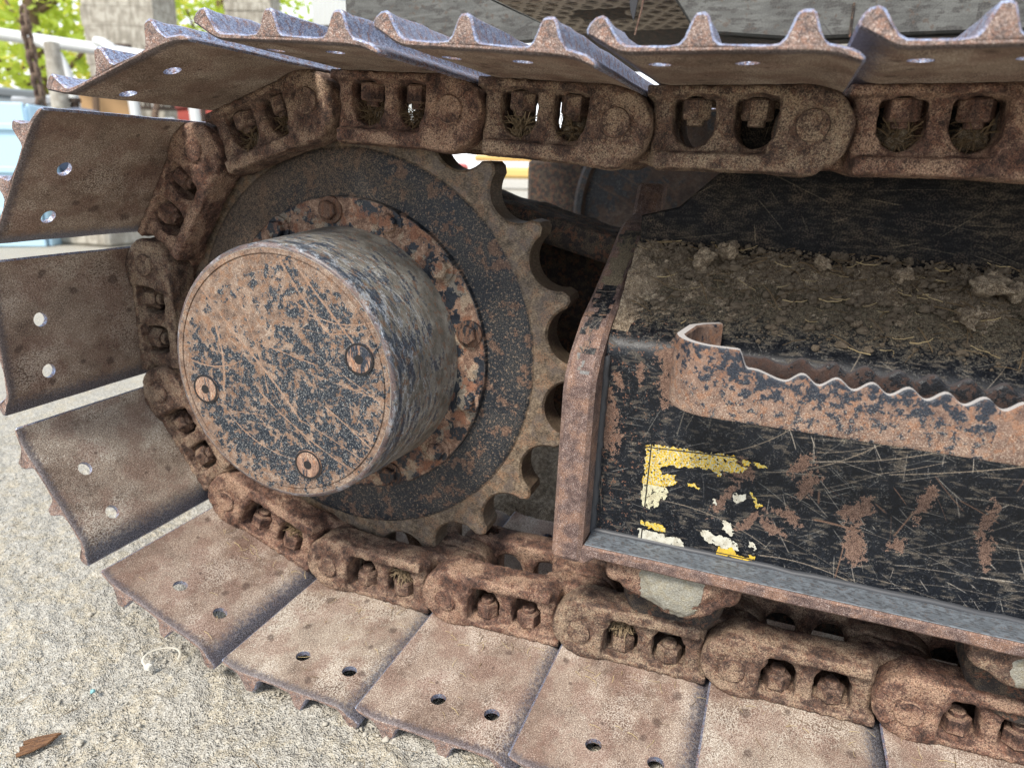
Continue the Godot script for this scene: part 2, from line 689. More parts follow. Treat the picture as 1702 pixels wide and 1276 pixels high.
# brown cast steel: rust, pits, dust
func bake_rust(_i: int) -> Sheet:
	var s := Sheet.new(1024, 1024, fields, rgb8(100, 76, 62), 0.85)
	var big := s.noise(BIG); var mid := s.noise(MID); var small := s.noise(SMALL, 1, 1, 90, 30); var fine := s.noise(FINE); var grain := s.noise(GRAIN)
	var v := s.mix(s.mix(big, 0.35, mid, 0.3), 1.0, s.mix(small, 0.15, fine, 0.2), 1.0)
	s.lay(NONE, v, [rgb8(46, 36, 31), rgb8(78, 60, 51), rgb8(102, 80, 68), rgb8(126, 102, 87), rgb8(154, 131, 113)])
	s.lay(s.edge(s.mix(s.noise(MID, 1, 1, 400, 120), 0.6, s.mix(small, 0.25, fine, 0.25), 1.0), 0.66, 0.16), fine, [rgb8(98, 68, 52), rgb8(124, 90, 70)], 0.4)
	s.lay(s.edge(s.mix(s.mix(big, 0.4, s.noise(SMALL, 1, 1, 500, 200), 0.3), 1.0, fine, 0.3), 0.58, 0.25), fine, [rgb8(118, 100, 82), rgb8(156, 138, 116), rgb8(182, 166, 142)], 0.6, 0.12, 0.95)
	s.lay(s.edge(s.mix(s.noise(SMALL, 2, 2, 33, 71), 0.6, fine, 0.4), 0.76, 0.1), mid, [rgb8(34, 26, 24), rgb8(54, 41, 36)], 0.8, -0.3)
	s.lay(s.edge(s.mix(grain, 0.55, s.noise(FINE, 1, 1, 301, 77), 0.45), 0.76, 0.1), big, [rgb8(150, 130, 110), rgb8(190, 174, 152)], 0.28, 0.12)
	s.lay(s.edge(s.mix(s.noise(GRAIN, 0.8, 0.8, 70, 410), 0.55, s.noise(FINE, 1, 1, 51, 700), 0.45), 0.78, 0.1), big, [rgb8(44, 34, 30), rgb8(64, 50, 43)], 0.28, -0.2)
	s.raise(small, 0.35); s.raise(fine, 0.2); s.raise(grain, 0.08)
	return s


# inner face of a track shoe: u runs along z from the outer end, v along the profile from the overlapped end
func bake_shoe(i: int) -> Sheet:
	var s := Sheet.new(1024, 512, fields, rgb8(120, 98, 90), 0.8, i)
	var big := s.noise(BIG); var mid := s.noise(MID); var small := s.noise(SMALL); var fine := s.noise(FINE); var grain := s.noise(GRAIN)
	s.lay(NONE, s.mix(s.mix(big, 0.3, mid, 0.25), 1.0, s.mix(small, 0.15, fine, 0.35), 1.0), [rgb8(80, 66, 57), rgb8(111, 94, 82), rgb8(134, 116, 102), rgb8(158, 141, 124)])
	# fine pale dust lying in threads and clouds
	s.lay(s.edge(s.mix(s.mix(s.noise(BIG, 0.45, 0.45, 310, 80), 0.5, s.noise(SMALL, 1, 1, 200, 410), 0.15), 1.0, s.noise(FINE, 1, 1, 20, 90), 0.35), 0.48, 0.55), fine, [rgb8(136, 121, 108), rgb8(166, 153, 138), rgb8(202, 193, 178)], 0.72, 0.1, 0.95)
	s.lay(s.edge(s.mix(s.noise(RIDGE, 6, 6, 100, 60), 0.6, s.noise(BIG, 0.6, 0.6, 600, 300), 0.5), 0.76, 0.12), fine, [rgb8(176, 165, 150), rgb8(218, 211, 199)], 0.7, 0.12)
	# reddish and dark stains
	s.lay(s.edge(s.mix(s.noise(BIG, 1, 1, 700, 10), 0.6, s.mix(small, 0.2, fine, 0.25), 1.0), 0.64, 0.2), fine, [rgb8(104, 78, 67), rgb8(132, 104, 92)], 0.35)
	var rng := RandomNumberGenerator.new()
	rng.seed = 70 + i
	var spots := []
	for k in 9 + i % 3 * 6:
		var q := rng.randf_range(6, 26)
		spots.append([rng.randf_range(0, 1024), rng.randf_range(0, 512), q, q * rng.randf_range(0.7, 1.1), rng.randf_range(0, 3)])
	s.lay(s.edge(s.mix(s.blobs(spots), 0.8, s.mix(small, 0.2, fine, 0.2), 1.0), 0.5, 0.22), fine, [rgb8(64, 52, 46), rgb8(92, 78, 70)], 0.5)
	s.lay(s.edge(s.mix(grain, 0.55, fine, 0.45), 0.76, 0.1), big, [rgb8(184, 170, 154), rgb8(218, 208, 192)], 0.38, 0.12)
	s.lay(s.edge(s.mix(s.noise(GRAIN, 1, 1, 333, 90), 0.55, s.noise(FINE, 1, 1, 400, 8), 0.45), 0.77, 0.1), big, [rgb8(56, 43, 40), rgb8(78, 62, 57)], 0.38, -0.2)
	# scuffed bare steel along the bent edge and the outer rim
	var wear := s.mix(s.edge(s.grad(Vector2(0, -1), -0.22, -0.02), 0.55, 0.7), 0.75, s.mix(small, 0.25, fine, 0.3), 1.0)
	s.lay(s.edge(wear, 0.76, 0.4), fine, [rgb8(58, 56, 60), rgb8(92, 91, 98), rgb8(142, 143, 152)], 0.8, 0.0, 0.5, 0.3)
	var rim := s.mix(s.edge(s.grad(Vector2(-1, 0), -0.035, 0.0), 0.5, 0.9), 0.8, s.mix(small, 0.25, fine, 0.25), 1.0)
	s.lay(s.edge(rim, 0.74, 0.3), fine, [rgb8(76, 70, 70), rgb8(122, 116, 118)], 0.7, 0.0, 0.55, 0.25)
	s.raise(small, 0.22); s.raise(fine, 0.3); s.raise(grain, 0.15)
	return s


# grousers: polished steel with rust left in the lows
func bake_steel(_i: int) -> Sheet:
	var s := Sheet.new(1024, 1024, fields, rgb8(150, 152, 168), 0.4)
	var small := s.noise(SMALL); var fine := s.noise(FINE); var mid := s.noise(MID); var grain := s.noise(GRAIN)
	s.lay(NONE, s.mix(small, 0.35, fine, 0.65), [rgb8(104, 108, 128), rgb8(142, 148, 172), rgb8(176, 184, 206), rgb8(214, 220, 232)], 1.0, 0.0, 0.42, 0.7)
	s.lay(s.edge(s.mix(s.noise(FINE, 0.2, 1.6), 0.5, s.mix(mid, 0.25, fine, 0.25), 1.0), 0.6, 0.14), fine, [rgb8(64, 68, 92), rgb8(104, 110, 138)], 0.7, -0.1, 0.5, 0.6)
	s.lay(s.edge(s.mix(s.mix(mid, 0.45, small, 0.25), 1.0, fine, 0.3), 0.66, 0.1), fine, [rgb8(92, 68, 64), rgb8(128, 98, 92), rgb8(156, 130, 122)], 0.85, 0.1, 0.8, 0.05)
	s.lay(s.edge(s.mix(grain, 0.5, s.noise(SMALL, 2, 2, 40, 40), 0.5), 0.74, 0.1), fine, [rgb8(88, 70, 70), rgb8(120, 100, 100)], 0.8, -0.2, 0.8, 0.1)
	s.lay(s.edge(s.mix(s.noise(GRAIN, 1, 1, 210, 9), 0.5, s.noise(FINE, 1, 1, 40, 44), 0.5), 0.76, 0.1), mid, [rgb8(210, 214, 222), rgb8(240, 242, 246)], 0.7, 0.1, 0.4, 0.5)
	s.raise(fine, 0.35); s.raise(small, 0.25)
	return s

# ends of the shoes: pinkish grey rust, pitted
func bake_edge(_i: int) -> Sheet:
	var s := Sheet.new(512, 512, fields, rgb8(130, 104, 98), 0.8)
	var small := s.noise(SMALL); var fine := s.noise(FINE); var mid := s.noise(MID); var grain := s.noise(GRAIN)
	s.lay(NONE, s.mix(s.mix(mid, 0.35, small, 0.25), 1.0, fine, 0.4), [rgb8(70, 60, 58), rgb8(106, 90, 84), rgb8(130, 106, 94), rgb8(164, 144, 134)])
	s.lay(s.edge(s.mix(s.noise(MID, 1, 1, 300), 0.6, small, 0.4), 0.66, 0.15), fine, [rgb8(122, 86, 70), rgb8(150, 112, 94)], 0.5)
	s.lay(s.edge(s.mix(grain, 0.5, fine, 0.5), 0.74, 0.1), mid, [rgb8(190, 176, 168), rgb8(222, 214, 208)], 0.7, 0.15, 0.6)
	s.lay(s.edge(s.mix(s.noise(GRAIN, 1, 1, 99, 3), 0.5, s.noise(FINE, 1, 1, 300, 40), 0.5), 0.76, 0.1), mid, [rgb8(52, 42, 44), rgb8(78, 64, 62)], 0.7, -0.3)
	s.raise(fine, 0.4); s.raise(small, 0.2)
	return s


# rusty sawn edges of the frame plates
func bake_band(_i: int) -> Sheet:
	var s := Sheet.new(1024, 1024, fields, rgb8(122, 88, 74), 0.85)
	var mid := s.noise(MID); var small := s.noise(SMALL); var fine := s.noise(FINE); var big := s.noise(BIG); var grain := s.noise(GRAIN)
	s.lay(NONE, s.mix(s.mix(big, 0.3, mid, 0.25), 1.0, s.mix(small, 0.15, fine, 0.35), 1.0), [rgb8(70, 53, 49), rgb8(98, 77, 70), rgb8(118, 94, 84), rgb8(136, 108, 94), rgb8(158, 130, 112)])
	s.lay(s.edge(s.mix(big, 0.7, fine, 0.3), 0.62, 0.2), fine, [rgb8(136, 98, 76), rgb8(164, 124, 98)], 0.5)
	s.lay(s.edge(s.mix(grain, 0.5, s.noise(SMALL, 2, 2, 80), 0.5), 0.76, 0.08), mid, [rgb8(54, 42, 40), rgb8(80, 60, 54)], 0.7, -0.25)
	s.lay(s.edge(s.mix(s.noise(GRAIN, 1, 1, 500, 20), 0.55, s.noise(FINE, 1, 1, 100, 700), 0.45), 0.74, 0.1), mid, [rgb8(178, 152, 136), rgb8(218, 202, 190)], 0.75, 0.2, 0.7)
	s.raise(fine, 0.35); s.raise(small, 0.15)
	return s


# the frame's side: black paint, scratches, rust where it is struck off, dust towards the top
const SIDE_X0 := -0.19
const SIDE_W := 0.59
const SIDE_H := 0.316
func bake_side(_i: int) -> Sheet:
	var s := Sheet.new(2048, 1024, fields, rgb8(34, 37, 42), 0.42)
	var k := 2048.0 / SIDE_W
	var big := s.noise(BIG); var mid := s.noise(MID); var small := s.noise(SMALL); var fine := s.noise(FINE); var grain := s.noise(GRAIN)
	s.lay(NONE, s.mix(small, 0.4, fine, 0.6), [rgb8(14, 16, 20), rgb8(22, 25, 30), rgb8(34, 37, 43)])
	# grey bloom and fine specks
	s.lay(s.edge(s.mix(big, 0.5, s.noise(FINE, 0.6, 2.0), 0.5), 0.62, 0.3), fine, [rgb8(56, 58, 62), rgb8(82, 84, 86)], 0.2, 0.0, 0.6)
	s.lay(s.edge(s.mix(s.noise(GRAIN, 0.6, 0.6), 0.45, s.mix(mid, 0.25, s.noise(FINE, 0.7, 0.7, 60, 5), 0.3), 1.0), 0.74, 0.08), fine, [rgb8(120, 112, 100), rgb8(184, 176, 160)], 0.4, 0.05)
	# wipes of dried mud, running along
	s.lay(s.edge(s.mix(s.noise(SMALL, 0.25, 1.2, 300, 77), 0.6, s.noise(MID, 0.7, 1, 20, 555), 0.5), 0.78, 0.18), fine, [rgb8(96, 84, 70), rgb8(140, 126, 106)], 0.5, 0.1, 0.9)
	# scratches
	s.lay(s.scratches(520, 5, 0.008, 0.05, 0.2, 0.6, 1.5), fine, [rgb8(104, 100, 92), rgb8(178, 170, 154)], 0.75, -0.1, 0.6)
	s.lay(s.scratches(60, 8, 0.08, 0.34, 0.13, 0.07, 2.2, 0.1, 0.0, 0.9, 0.55), fine, [rgb8(108, 96, 82), rgb8(168, 152, 130)], 0.85, -0.1, 0.7)
	s.lay(s.scratches(150, 11, 0.01, 0.06, -0.75, 0.55, 1.9, 0.3, 0.0, 1.0, 0.5), fine, [rgb8(130, 118, 102), rgb8(190, 180, 164)], 0.85, -0.1, 0.6)
	s.lay(s.scratches(50, 21, 0.02, 0.07, -0.9, 0.45, 3.6, 0.35, 0.0, 1.0, 0.5), fine, [rgb8(104, 78, 62), rgb8(140, 112, 92)], 0.85, -0.1, 0.85)
	s.lay(s.scratches(40, 31, 0.01, 0.05, 1.45, 0.2, 2.2, 0.0, 0.05, 0.5, 0.55), fine, [rgb8(100, 92, 80), rgb8(150, 140, 120)], 0.8, -0.1, 0.7)
	# rust where the paint has been struck off; frame coordinates of each blow
	var at := [[-0.166, 0.0, 0.012, 0.018, 0.2], [-0.163, -0.018, 0.012, 0.02, 0.4], [-0.17, 0.02, 0.008, 0.01, 0.0], [-0.158, 0.035, 0.006, 0.01, 0.3], [0.004, -0.014, 0.006, 0.014, -0.6], [0.012, -0.03, 0.008, 0.018, -0.4], [-0.012, -0.078, 0.016, 0.006, -0.5], [0.0, -0.064, 0.014, 0.006, -0.4], [0.055, -0.076, 0.008, 0.02, 0.15], [0.058, -0.09, 0.01, 0.01, 0.4], [0.048, -0.05, 0.012, 0.008, 0.5], [0.056, -0.045, 0.01, 0.012, -0.4], [0.10, -0.03, 0.006, 0.02, -0.3], [-0.045, -0.034, 0.013, 0.007, 0.1], [-0.04, -0.028, 0.006, 0.012, 0.6], [0.086, -0.072, 0.01, 0.006, 0.3], [0.15, -0.06, 0.006, 0.02, 0.1], [0.145, -0.035, 0.005, 0.02, -0.2], [-0.113, 0.063, 0.016, 0.02, 0.2], [-0.115, 0.035, 0.01, 0.02, 0.0], [-0.14, 0.045, 0.004, 0.012, 0.0], [-0.055, -0.06, 0.005, 0.02, -0.5], [-0.03, -0.075, 0.005, 0.018, -0.7], [0.25, -0.02, 0.02, 0.02, 0.2], [0.3, -0.07, 0.02, 0.015, 0.2]]
	var list := []
	for e in at:
		list.append([(e[0] - SIDE_X0) * k, (e[1] + 0.1175) / SIDE_H * 1024, e[2] * k * 1.7, e[3] * k * 1.7, e[4]])
	var blow := s.mix(s.blobs(list), 0.9, s.mix(s.mix(mid, 0.3, small, 0.3), 1.0, fine, 0.16), 1.0)
	s.lay(s.edge(blow, 0.86, 0.05), s.mix(small, 0.3, fine, 0.7), [rgb8(74, 57, 49), rgb8(114, 90, 76), rgb8(150, 125, 107)], 0.9, -0.25, 0.9)
	var chips := s.mix(s.noise(MID, 2, 2, 5, 800), 0.7, s.noise(SMALL, 2, 2, 9), 0.3)
	s.lay(s.edge(s.mix(chips, 0.85, s.grad(Vector2(-1, 0), -0.2, 0.0), 0.2), 0.86, 0.05), fine, [rgb8(100, 72, 58), rgb8(138, 104, 84)], 0.9, -0.2, 0.9)
	# the bend and the slope: dust takes over upwards
	var up := s.grad(Vector2(0, 1), 0.58, 0.82)
	var dust := s.mix(up, 0.75, s.mix(s.mix(mid, 0.35, small, 0.3), 1.0, fine, 0.35), 0.6)
	s.lay(s.edge(dust, 0.72, 0.4), s.mix(small, 0.4, fine, 0.6), [rgb8(70, 60, 48), rgb8(104, 92, 74), rgb8(136, 122, 100)], 0.9, 0.2, 0.95)
	s.lay(s.times(s.edge(s.mix(grain, 0.5, fine, 0.5), 0.74, 0.1), up), mid, [rgb8(150, 138, 114), rgb8(186, 176, 150)], 0.7, 0.15)
	s.raise(fine, 0.1); s.raise(small, 0.08)
	return s

# cover of the hub: black paint worn through to rust all over, crossed by long gouges
func bake_drum_face(_i: int) -> Sheet:
	var s := Sheet.new(1024, 1024, fields, rgb8(130, 102, 86), 0.8, 3)
	var mid := s.noise(MID); var small := s.noise(SMALL); var fine := s.noise(FINE); var big := s.noise(BIG); var grain := s.noise(GRAIN)
	s.lay(NONE, s.mix(s.mix(big, 0.25, mid, 0.3), 1.0, s.mix(small, 0.2, fine, 0.3), 1.0), [rgb8(82, 65, 54), rgb8(116, 94, 79), rgb8(142, 119, 101), rgb8(170, 150, 130)])
	s.lay(s.edge(s.mix(s.noise(MID, 1, 1, 300), 0.6, s.mix(small, 0.2, fine, 0.2), 1.0), 0.68, 0.12), fine, [rgb8(120, 84, 60), rgb8(148, 108, 78)], 0.55)
	var scr := s.scratches(26, 3, 0.12, 0.5, 0.72, 0.3, 5.5, 0.0, 0.0, 0.8, 0.8)
	var scr2 := s.scratches(420, 4, 0.02, 0.12, 0.9, 0.9, 2.2)
	var scr3 := s.scratches(160, 14, 0.02, 0.08, 2.3, 0.5, 2.4)
	var paint := s.mix(s.mix(s.noise(BIG, 1.6, 1.6, 60, 60), 0.3, s.noise(MID, 1.2, 1.2, 360, 60), 0.36), 1.0, s.mix(small, 0.2, fine, 0.14), 1.0)
	paint = s.mix(paint, 1.0, s.mix(scr, 0.42, s.mix(scr2, 0.16, scr3, 0.18), 1.0), -1.0)
	paint = s.mix(paint, 1.0, s.mix(s.disc(0.82, 0.97), 0.34, s.grad(Vector2(0.5, 0.7), 0.0, 1.0), 0.2), 1.0)
	paint = s.mix(paint, 1.0, s.blobs([[330.0, 260.0, 330.0, 260.0, 0.3]]), -0.3)
	s.lay(s.edge(paint, 0.885, 0.03), s.mix(small, 0.4, fine, 0.6), [rgb8(22, 26, 33), rgb8(36, 42, 50), rgb8(60, 68, 78)], 0.97, 0.3, 0.45)
	s.lay(s.times(s.edge(paint, 0.9, 0.05), s.edge(s.mix(grain, 0.5, s.noise(SMALL, 1.5, 1.5, 70, 90), 0.5), 0.74, 0.1)), fine, [rgb8(124, 118, 108), rgb8(196, 190, 178)], 0.75)
	s.lay(s.times(s.mix(scr2, 0.6, scr3, 0.6), s.edge(fine, 0.4, 0.5)), fine, [rgb8(160, 144, 126), rgb8(210, 200, 184)], 0.7, -0.05)
	s.lay(scr, fine, [rgb8(140, 108, 86), rgb8(178, 148, 124)], 0.7, -0.1)
	s.lay(s.edge(s.mix(grain, 0.55, s.noise(FINE, 1, 1, 44), 0.45), 0.8, 0.08), big, [rgb8(190, 174, 156), rgb8(216, 206, 190)], 0.6)
	s.lay(s.edge(s.mix(s.noise(GRAIN, 1, 1, 9, 800), 0.55, s.noise(FINE, 1, 1, 440), 0.45), 0.82, 0.08), big, [rgb8(44, 38, 36), rgb8(66, 54, 50)], 0.6, -0.1)
	s.raise(fine, 0.15); s.raise(small, 0.12)
	return s


# side of the hub: worn paint and clay wiped round it
func bake_drum_side(_i: int) -> Sheet:
	var s := Sheet.new(2048, 512, fields, rgb8(88, 88, 84), 0.5, 2)
	var mid := s.noise(MID, 0.6, 1); var fine := s.noise(FINE); var big := s.noise(BIG, 0.8, 1); var small := s.noise(SMALL); var grain := s.noise(GRAIN)
	var streak := s.noise(MID, 0.3, 1.4, 77, 20); var hair := s.noise(FINE, 0.2, 1.3, 40, 11)
	# dull grey dust all over
	s.lay(NONE, s.mix(s.mix(big, 0.4, mid, 0.2), 1.0, s.mix(hair, 0.2, fine, 0.2), 1.0), [rgb8(86, 82, 75), rgb8(120, 115, 106), rgb8(150, 145, 134), rgb8(178, 173, 162)], 1.0, 0.0, 0.75)
	# bare paint showing, mostly towards the front rim (v near 1)
	var front := s.grad(Vector2(0, 1), 0.2, 0.95)
	var pt := s.mix(s.mix(s.mix(big, 0.3, streak, 0.35), 1.0, s.mix(hair, 0.15, small, 0.2), 1.0), 1.0, front, 0.32)
	s.lay(s.edge(pt, 0.74, 0.12), s.mix(hair, 0.4, fine, 0.6), [rgb8(34, 39, 47), rgb8(66, 73, 83), rgb8(108, 116, 128)], 0.85, -0.05, 0.34)
	s.lay(s.edge(s.mix(s.mix(s.noise(MID, 0.35, 1.1, 500, 320), 0.5, hair, 0.3), 1.0, front, 0.3), 0.84, 0.14), fine, [rgb8(170, 172, 172), rgb8(212, 216, 220)], 0.75, 0.1, 0.5)
	s.lay(s.edge(s.mix(s.noise(MID, 0.8, 1.2, 600, 90), 0.7, s.mix(small, 0.2, fine, 0.1), 1.0), 0.78, 0.07), fine, [rgb8(112, 86, 70), rgb8(150, 122, 102)], 0.7)
	s.lay(s.scratches(380, 9, 0.02, 0.10, 0.25, 0.2, 1.5, 0.0, 0.35, 1.0, 1.0), fine, [rgb8(150, 150, 148), rgb8(216, 218, 218)], 0.75, -0.1, 0.4)
	s.lay(s.scratches(160, 19, 0.02, 0.08, -0.1, 0.3, 1.6), fine, [rgb8(54, 54, 56), rgb8(80, 80, 80)], 0.6, -0.1, 0.5)
	s.lay(s.edge(s.mix(grain, 0.5, fine, 0.5), 0.78, 0.1), big, [rgb8(168, 160, 146), rgb8(196, 190, 178)], 0.4)
	var rim := s.mix(s.grad(Vector2(0, 1), 0.9, 1.0), 0.7, s.mix(mid, 0.3, fine, 0.25), 1.0)
	s.lay(s.edge(rim, 0.78, 0.2), fine, [rgb8(92, 74, 70), rgb8(132, 110, 100)], 0.7)
	s.raise(fine, 0.12); s.raise(hair, 0.08)
	return s

# the sprocket seen face on: x and y from -0.27 to 0.27
func bake_sprocket(_i: int) -> Sheet:
	var s := Sheet.new(1280, 1280, fields, rgb8(44, 42, 42), 0.6, 5)
	var mid := s.noise(MID); var small := s.noise(SMALL); var fine := s.noise(FINE); var big := s.noise(BIG); var grain := s.noise(GRAIN)
	s.lay(NONE, s.mix(small, 0.3, fine, 0.7), [rgb8(24, 26, 30), rgb8(36, 38, 42), rgb8(52, 52, 54)])
	# dust on the web
	s.lay(s.edge(s.mix(s.mix(big, 0.4, mid, 0.2), 1.0, fine, 0.4), 0.56, 0.25), fine, [rgb8(56, 50, 45), rgb8(84, 75, 66), rgb8(118, 107, 94)], 0.45, 0.05, 0.9)
	s.lay(s.edge(s.mix(s.mix(s.noise(BIG, 1.5, 1.5, 210, 33), 0.4, s.noise(MID, 1.5, 1.5, 21, 330), 0.3), 1.0, s.mix(small, 0.15, fine, 0.15), 1.0), 0.66, 0.04), s.mix(small, 0.5, fine, 0.5), [rgb8(84, 64, 53), rgb8(120, 95, 79)], 0.8, -0.1, 0.9)
	s.lay(s.edge(s.mix(grain, 0.5, s.noise(SMALL, 1.6, 1.6, 77), 0.5), 0.76, 0.1), fine, [rgb8(110, 88, 72), rgb8(156, 134, 112)], 0.7)
	# clay over the upper left
	var clay := s.mix(s.grad(Vector2(-0.75, -0.66), -0.95, -0.15), 0.9, s.mix(s.mix(big, 0.25, fine, 0.35), 1.0, small, 0.15), 0.75)
	s.lay(s.edge(clay, 0.74, 0.4), s.mix(fine, 0.7, small, 0.3), [rgb8(58, 48, 42), rgb8(90, 75, 63), rgb8(118, 102, 85)], 0.8, 0.15, 0.95)
	# flange: thick flakes of paint over rust
	var ring := s.edge(s.disc(0.6, 0.606), 0.5, 1.0)
	s.lay(ring, s.mix(s.mix(mid, 0.3, small, 0.3), 1.0, fine, 0.4), [rgb8(70, 54, 46), rgb8(104, 82, 69), rgb8(134, 110, 93), rgb8(164, 142, 122)], 1.0, -0.1, 0.9)
	var fl := s.mix(s.mix(s.noise(BIG, 1.6, 1.6, 500, 210), 0.35, s.noise(MID, 0.7, 0.7, 60, 10), 0.4), 1.0, s.mix(small, 0.17, fine, 0.08), 1.0)
	s.lay(s.times(ring, s.edge(fl, 0.53, 0.02)), fine, [rgb8(30, 32, 37), rgb8(48, 50, 55)], 1.0, 0.35, 0.55)
	s.lay(s.times(ring, s.edge(s.mix(s.noise(MID, 0.8, 0.8, 120, 740), 0.75, s.mix(small, 0.15, fine, 0.1), 1.0), 0.72, 0.03)), fine, [rgb8(116, 102, 86), rgb8(150, 136, 118)], 0.7, 0.3)
	s.lay(s.times(ring, s.edge(s.mix(s.noise(MID, 0.9, 0.9, 620, 140), 0.75, s.mix(small, 0.15, fine, 0.1), 1.0), 0.74, 0.03)), fine, [rgb8(100, 68, 52), rgb8(128, 90, 70)], 0.7, 0.2)
	# bare teeth
	var bare := s.disc(0.775, 0.795)
	for q in bare.size():
		bare[q] = 1.0 - bare[q]
	var st := s.mix(s.noise(FINE, 0.6, 1.2), 0.5, s.mix(small, 0.25, mid, 0.25), 1.0)
	s.lay(s.edge(s.mix(bare, 1.0, s.mix(small, 0.15, mid, 0.15), 1.0), 0.66, 0.12), st, [rgb8(50, 42, 35), rgb8(84, 71, 58), rgb8(110, 95, 79), rgb8(142, 127, 108)], 0.95, 0.0, 0.65)
	s.lay(s.times(bare, s.edge(s.mix(s.noise(MID, 1, 1, 900, 80), 0.6, fine, 0.4), 0.64, 0.16)), fine, [rgb8(76, 68, 66), rgb8(104, 92, 84)], 0.6, 0.0, 0.5)
	s.lay(s.times(bare, s.edge(s.mix(s.noise(MID, 1, 1, 90, 810), 0.6, fine, 0.4), 0.72, 0.1)), fine, [rgb8(112, 80, 60), rgb8(140, 106, 80)], 0.5)
	s.raise(fine, 0.25); s.raise(small, 0.15)
	return s


# the step: rust with black paint left in patches and a pale rubbed lower half
func bake_step(_i: int) -> Sheet:
	var s := Sheet.new(1536, 256, fields, rgb8(140, 104, 86), 0.8, 6)
	var mid := s.noise(MID); var small := s.noise(SMALL); var fine := s.noise(FINE); var big := s.noise(BIG); var grain := s.noise(GRAIN)
	s.lay(NONE, s.mix(s.mix(big, 0.25, mid, 0.25), 1.0, s.mix(small, 0.15, fine, 0.4), 1.0), [rgb8(84, 64, 55), rgb8(116, 92, 79), rgb8(142, 115, 98), rgb8(170, 144, 124)])
	s.lay(s.edge(s.mix(s.noise(MID, 1, 1, 70, 610), 0.7, s.mix(small, 0.15, fine, 0.15), 1.0), 0.7, 0.08), fine, [rgb8(132, 90, 66), rgb8(160, 118, 90)], 0.6)
	var pt := s.mix(s.mix(s.noise(BIG, 2, 2, 44, 88), 0.25, s.noise(MID, 1.0, 1.2, 300, 10), 0.4), 1.0, s.mix(small, 0.25, fine, 0.12), 1.0)
	pt = s.mix(pt, 1.0, s.mix(s.grad(Vector2(0, -1), -0.85, -0.25), 0.3, s.grad(Vector2(1, 0), 0.2, 0.45), 0.4), 1.0)
	s.lay(s.edge(pt, 1.08, 0.035), fine, [rgb8(26, 30, 38), rgb8(44, 48, 57), rgb8(70, 74, 82)], 0.97, 0.25, 0.45)
	s.lay(s.edge(s.mix(s.mix(grain, 0.45, s.noise(FINE, 0.5, 1.0, 90), 0.4), 1.0, s.grad(Vector2(0, 1), 0.3, 0.8), 0.2), 0.78, 0.12), fine, [rgb8(172, 148, 124), rgb8(216, 204, 184)], 0.7, 0.1, 0.7)
	s.lay(s.edge(s.mix(s.noise(GRAIN, 1, 1, 44, 301), 0.55, s.noise(FINE, 1, 1, 290, 40), 0.45), 0.78, 0.1), fine, [rgb8(70, 50, 46), rgb8(96, 70, 60)], 0.7, -0.2)
	s.raise(fine, 0.3); s.raise(small, 0.2)
	return s

func bake_dirt(_i: int) -> Sheet:
	var s := Sheet.new(1024, 1024, fields, rgb8(96, 82, 66), 1.0)
	var mid := s.noise(MID); var small := s.noise(SMALL); var fine := s.noise(FINE); var grain := s.noise(GRAIN)
	s.lay(NONE, s.mix(s.mix(mid, 0.3, small, 0.3), 1.0, fine, 0.4), [rgb8(62, 52, 43), rgb8(110, 95, 79), rgb8(148, 131, 110), rgb8(188, 171, 148)])
	s.lay(s.edge(s.mix(grain, 0.55, fine, 0.45), 0.72, 0.1), mid, [rgb8(170, 156, 132), rgb8(212, 202, 180)], 0.7, 0.2)
	s.lay(s.edge(s.mix(s.noise(GRAIN, 1, 1, 500, 300), 0.5, s.noise(FINE, 1, 1, 3, 500), 0.5), 0.74, 0.1), mid, [rgb8(36, 30, 26), rgb8(54, 44, 36)], 0.7, -0.3)
	s.lay(s.edge(s.noise(RIDGE, 3, 3, 20, 20), 0.9, 0.08), fine, [rgb8(140, 122, 92), rgb8(172, 154, 120)], 0.5, 0.15)
	s.raise(fine, 0.4); s.raise(small, 0.3)
	return s

func bake_ground(_i: int) -> Sheet:
	var s := Sheet.new(1024, 1024, fields, rgb8(168, 160, 144), 1.0)
	var mid := s.noise(MID); var small := s.noise(SMALL); var fine := s.noise(FINE); var grain := s.noise(GRAIN); var big := s.noise(BIG)
	s.lay(NONE, s.mix(s.mix(small, 0.4, fine, 0.35), 1.0, grain, 0.2), [rgb8(132, 127, 116), rgb8(162, 157, 146), rgb8(180, 176, 165), rgb8(203, 199, 189)])
	s.lay(s.edge(s.mix(big, 0.5, mid, 0.5), 0.6, 0.35), fine, [rgb8(158, 143, 115), rgb8(190, 177, 149)], 0.5)
	s.lay(s.edge(s.mix(s.noise(GRAIN, 0.5, 0.5, 30, 90), 0.5, s.noise(FINE, 1, 1, 200, 100), 0.5), 0.72, 0.1), big, [rgb8(204, 200, 190), rgb8(226, 224, 216)], 0.7, 0.3)
	s.lay(s.edge(s.mix(s.noise(GRAIN, 0.7, 0.7, 630, 290), 0.5, s.noise(FINE, 1, 1, 700, 410), 0.5), 0.77, 0.1), big, [rgb8(92, 86, 76), rgb8(124, 116, 104)], 0.6, -0.4)
	s.lay(s.edge(s.mix(s.noise(SMALL, 0.8, 0.8, 12, 500), 0.75, fine, 0.25), 0.84, 0.06), fine, [rgb8(120, 112, 100), rgb8(150, 142, 130)], 0.6, 0.2)
	s.raise(fine, 0.25); s.raise(s.edge(s.noise(CELL, 2, 2, 40), 0.5, 1.0), 0.3); s.raise(small, 0.3)
	return s

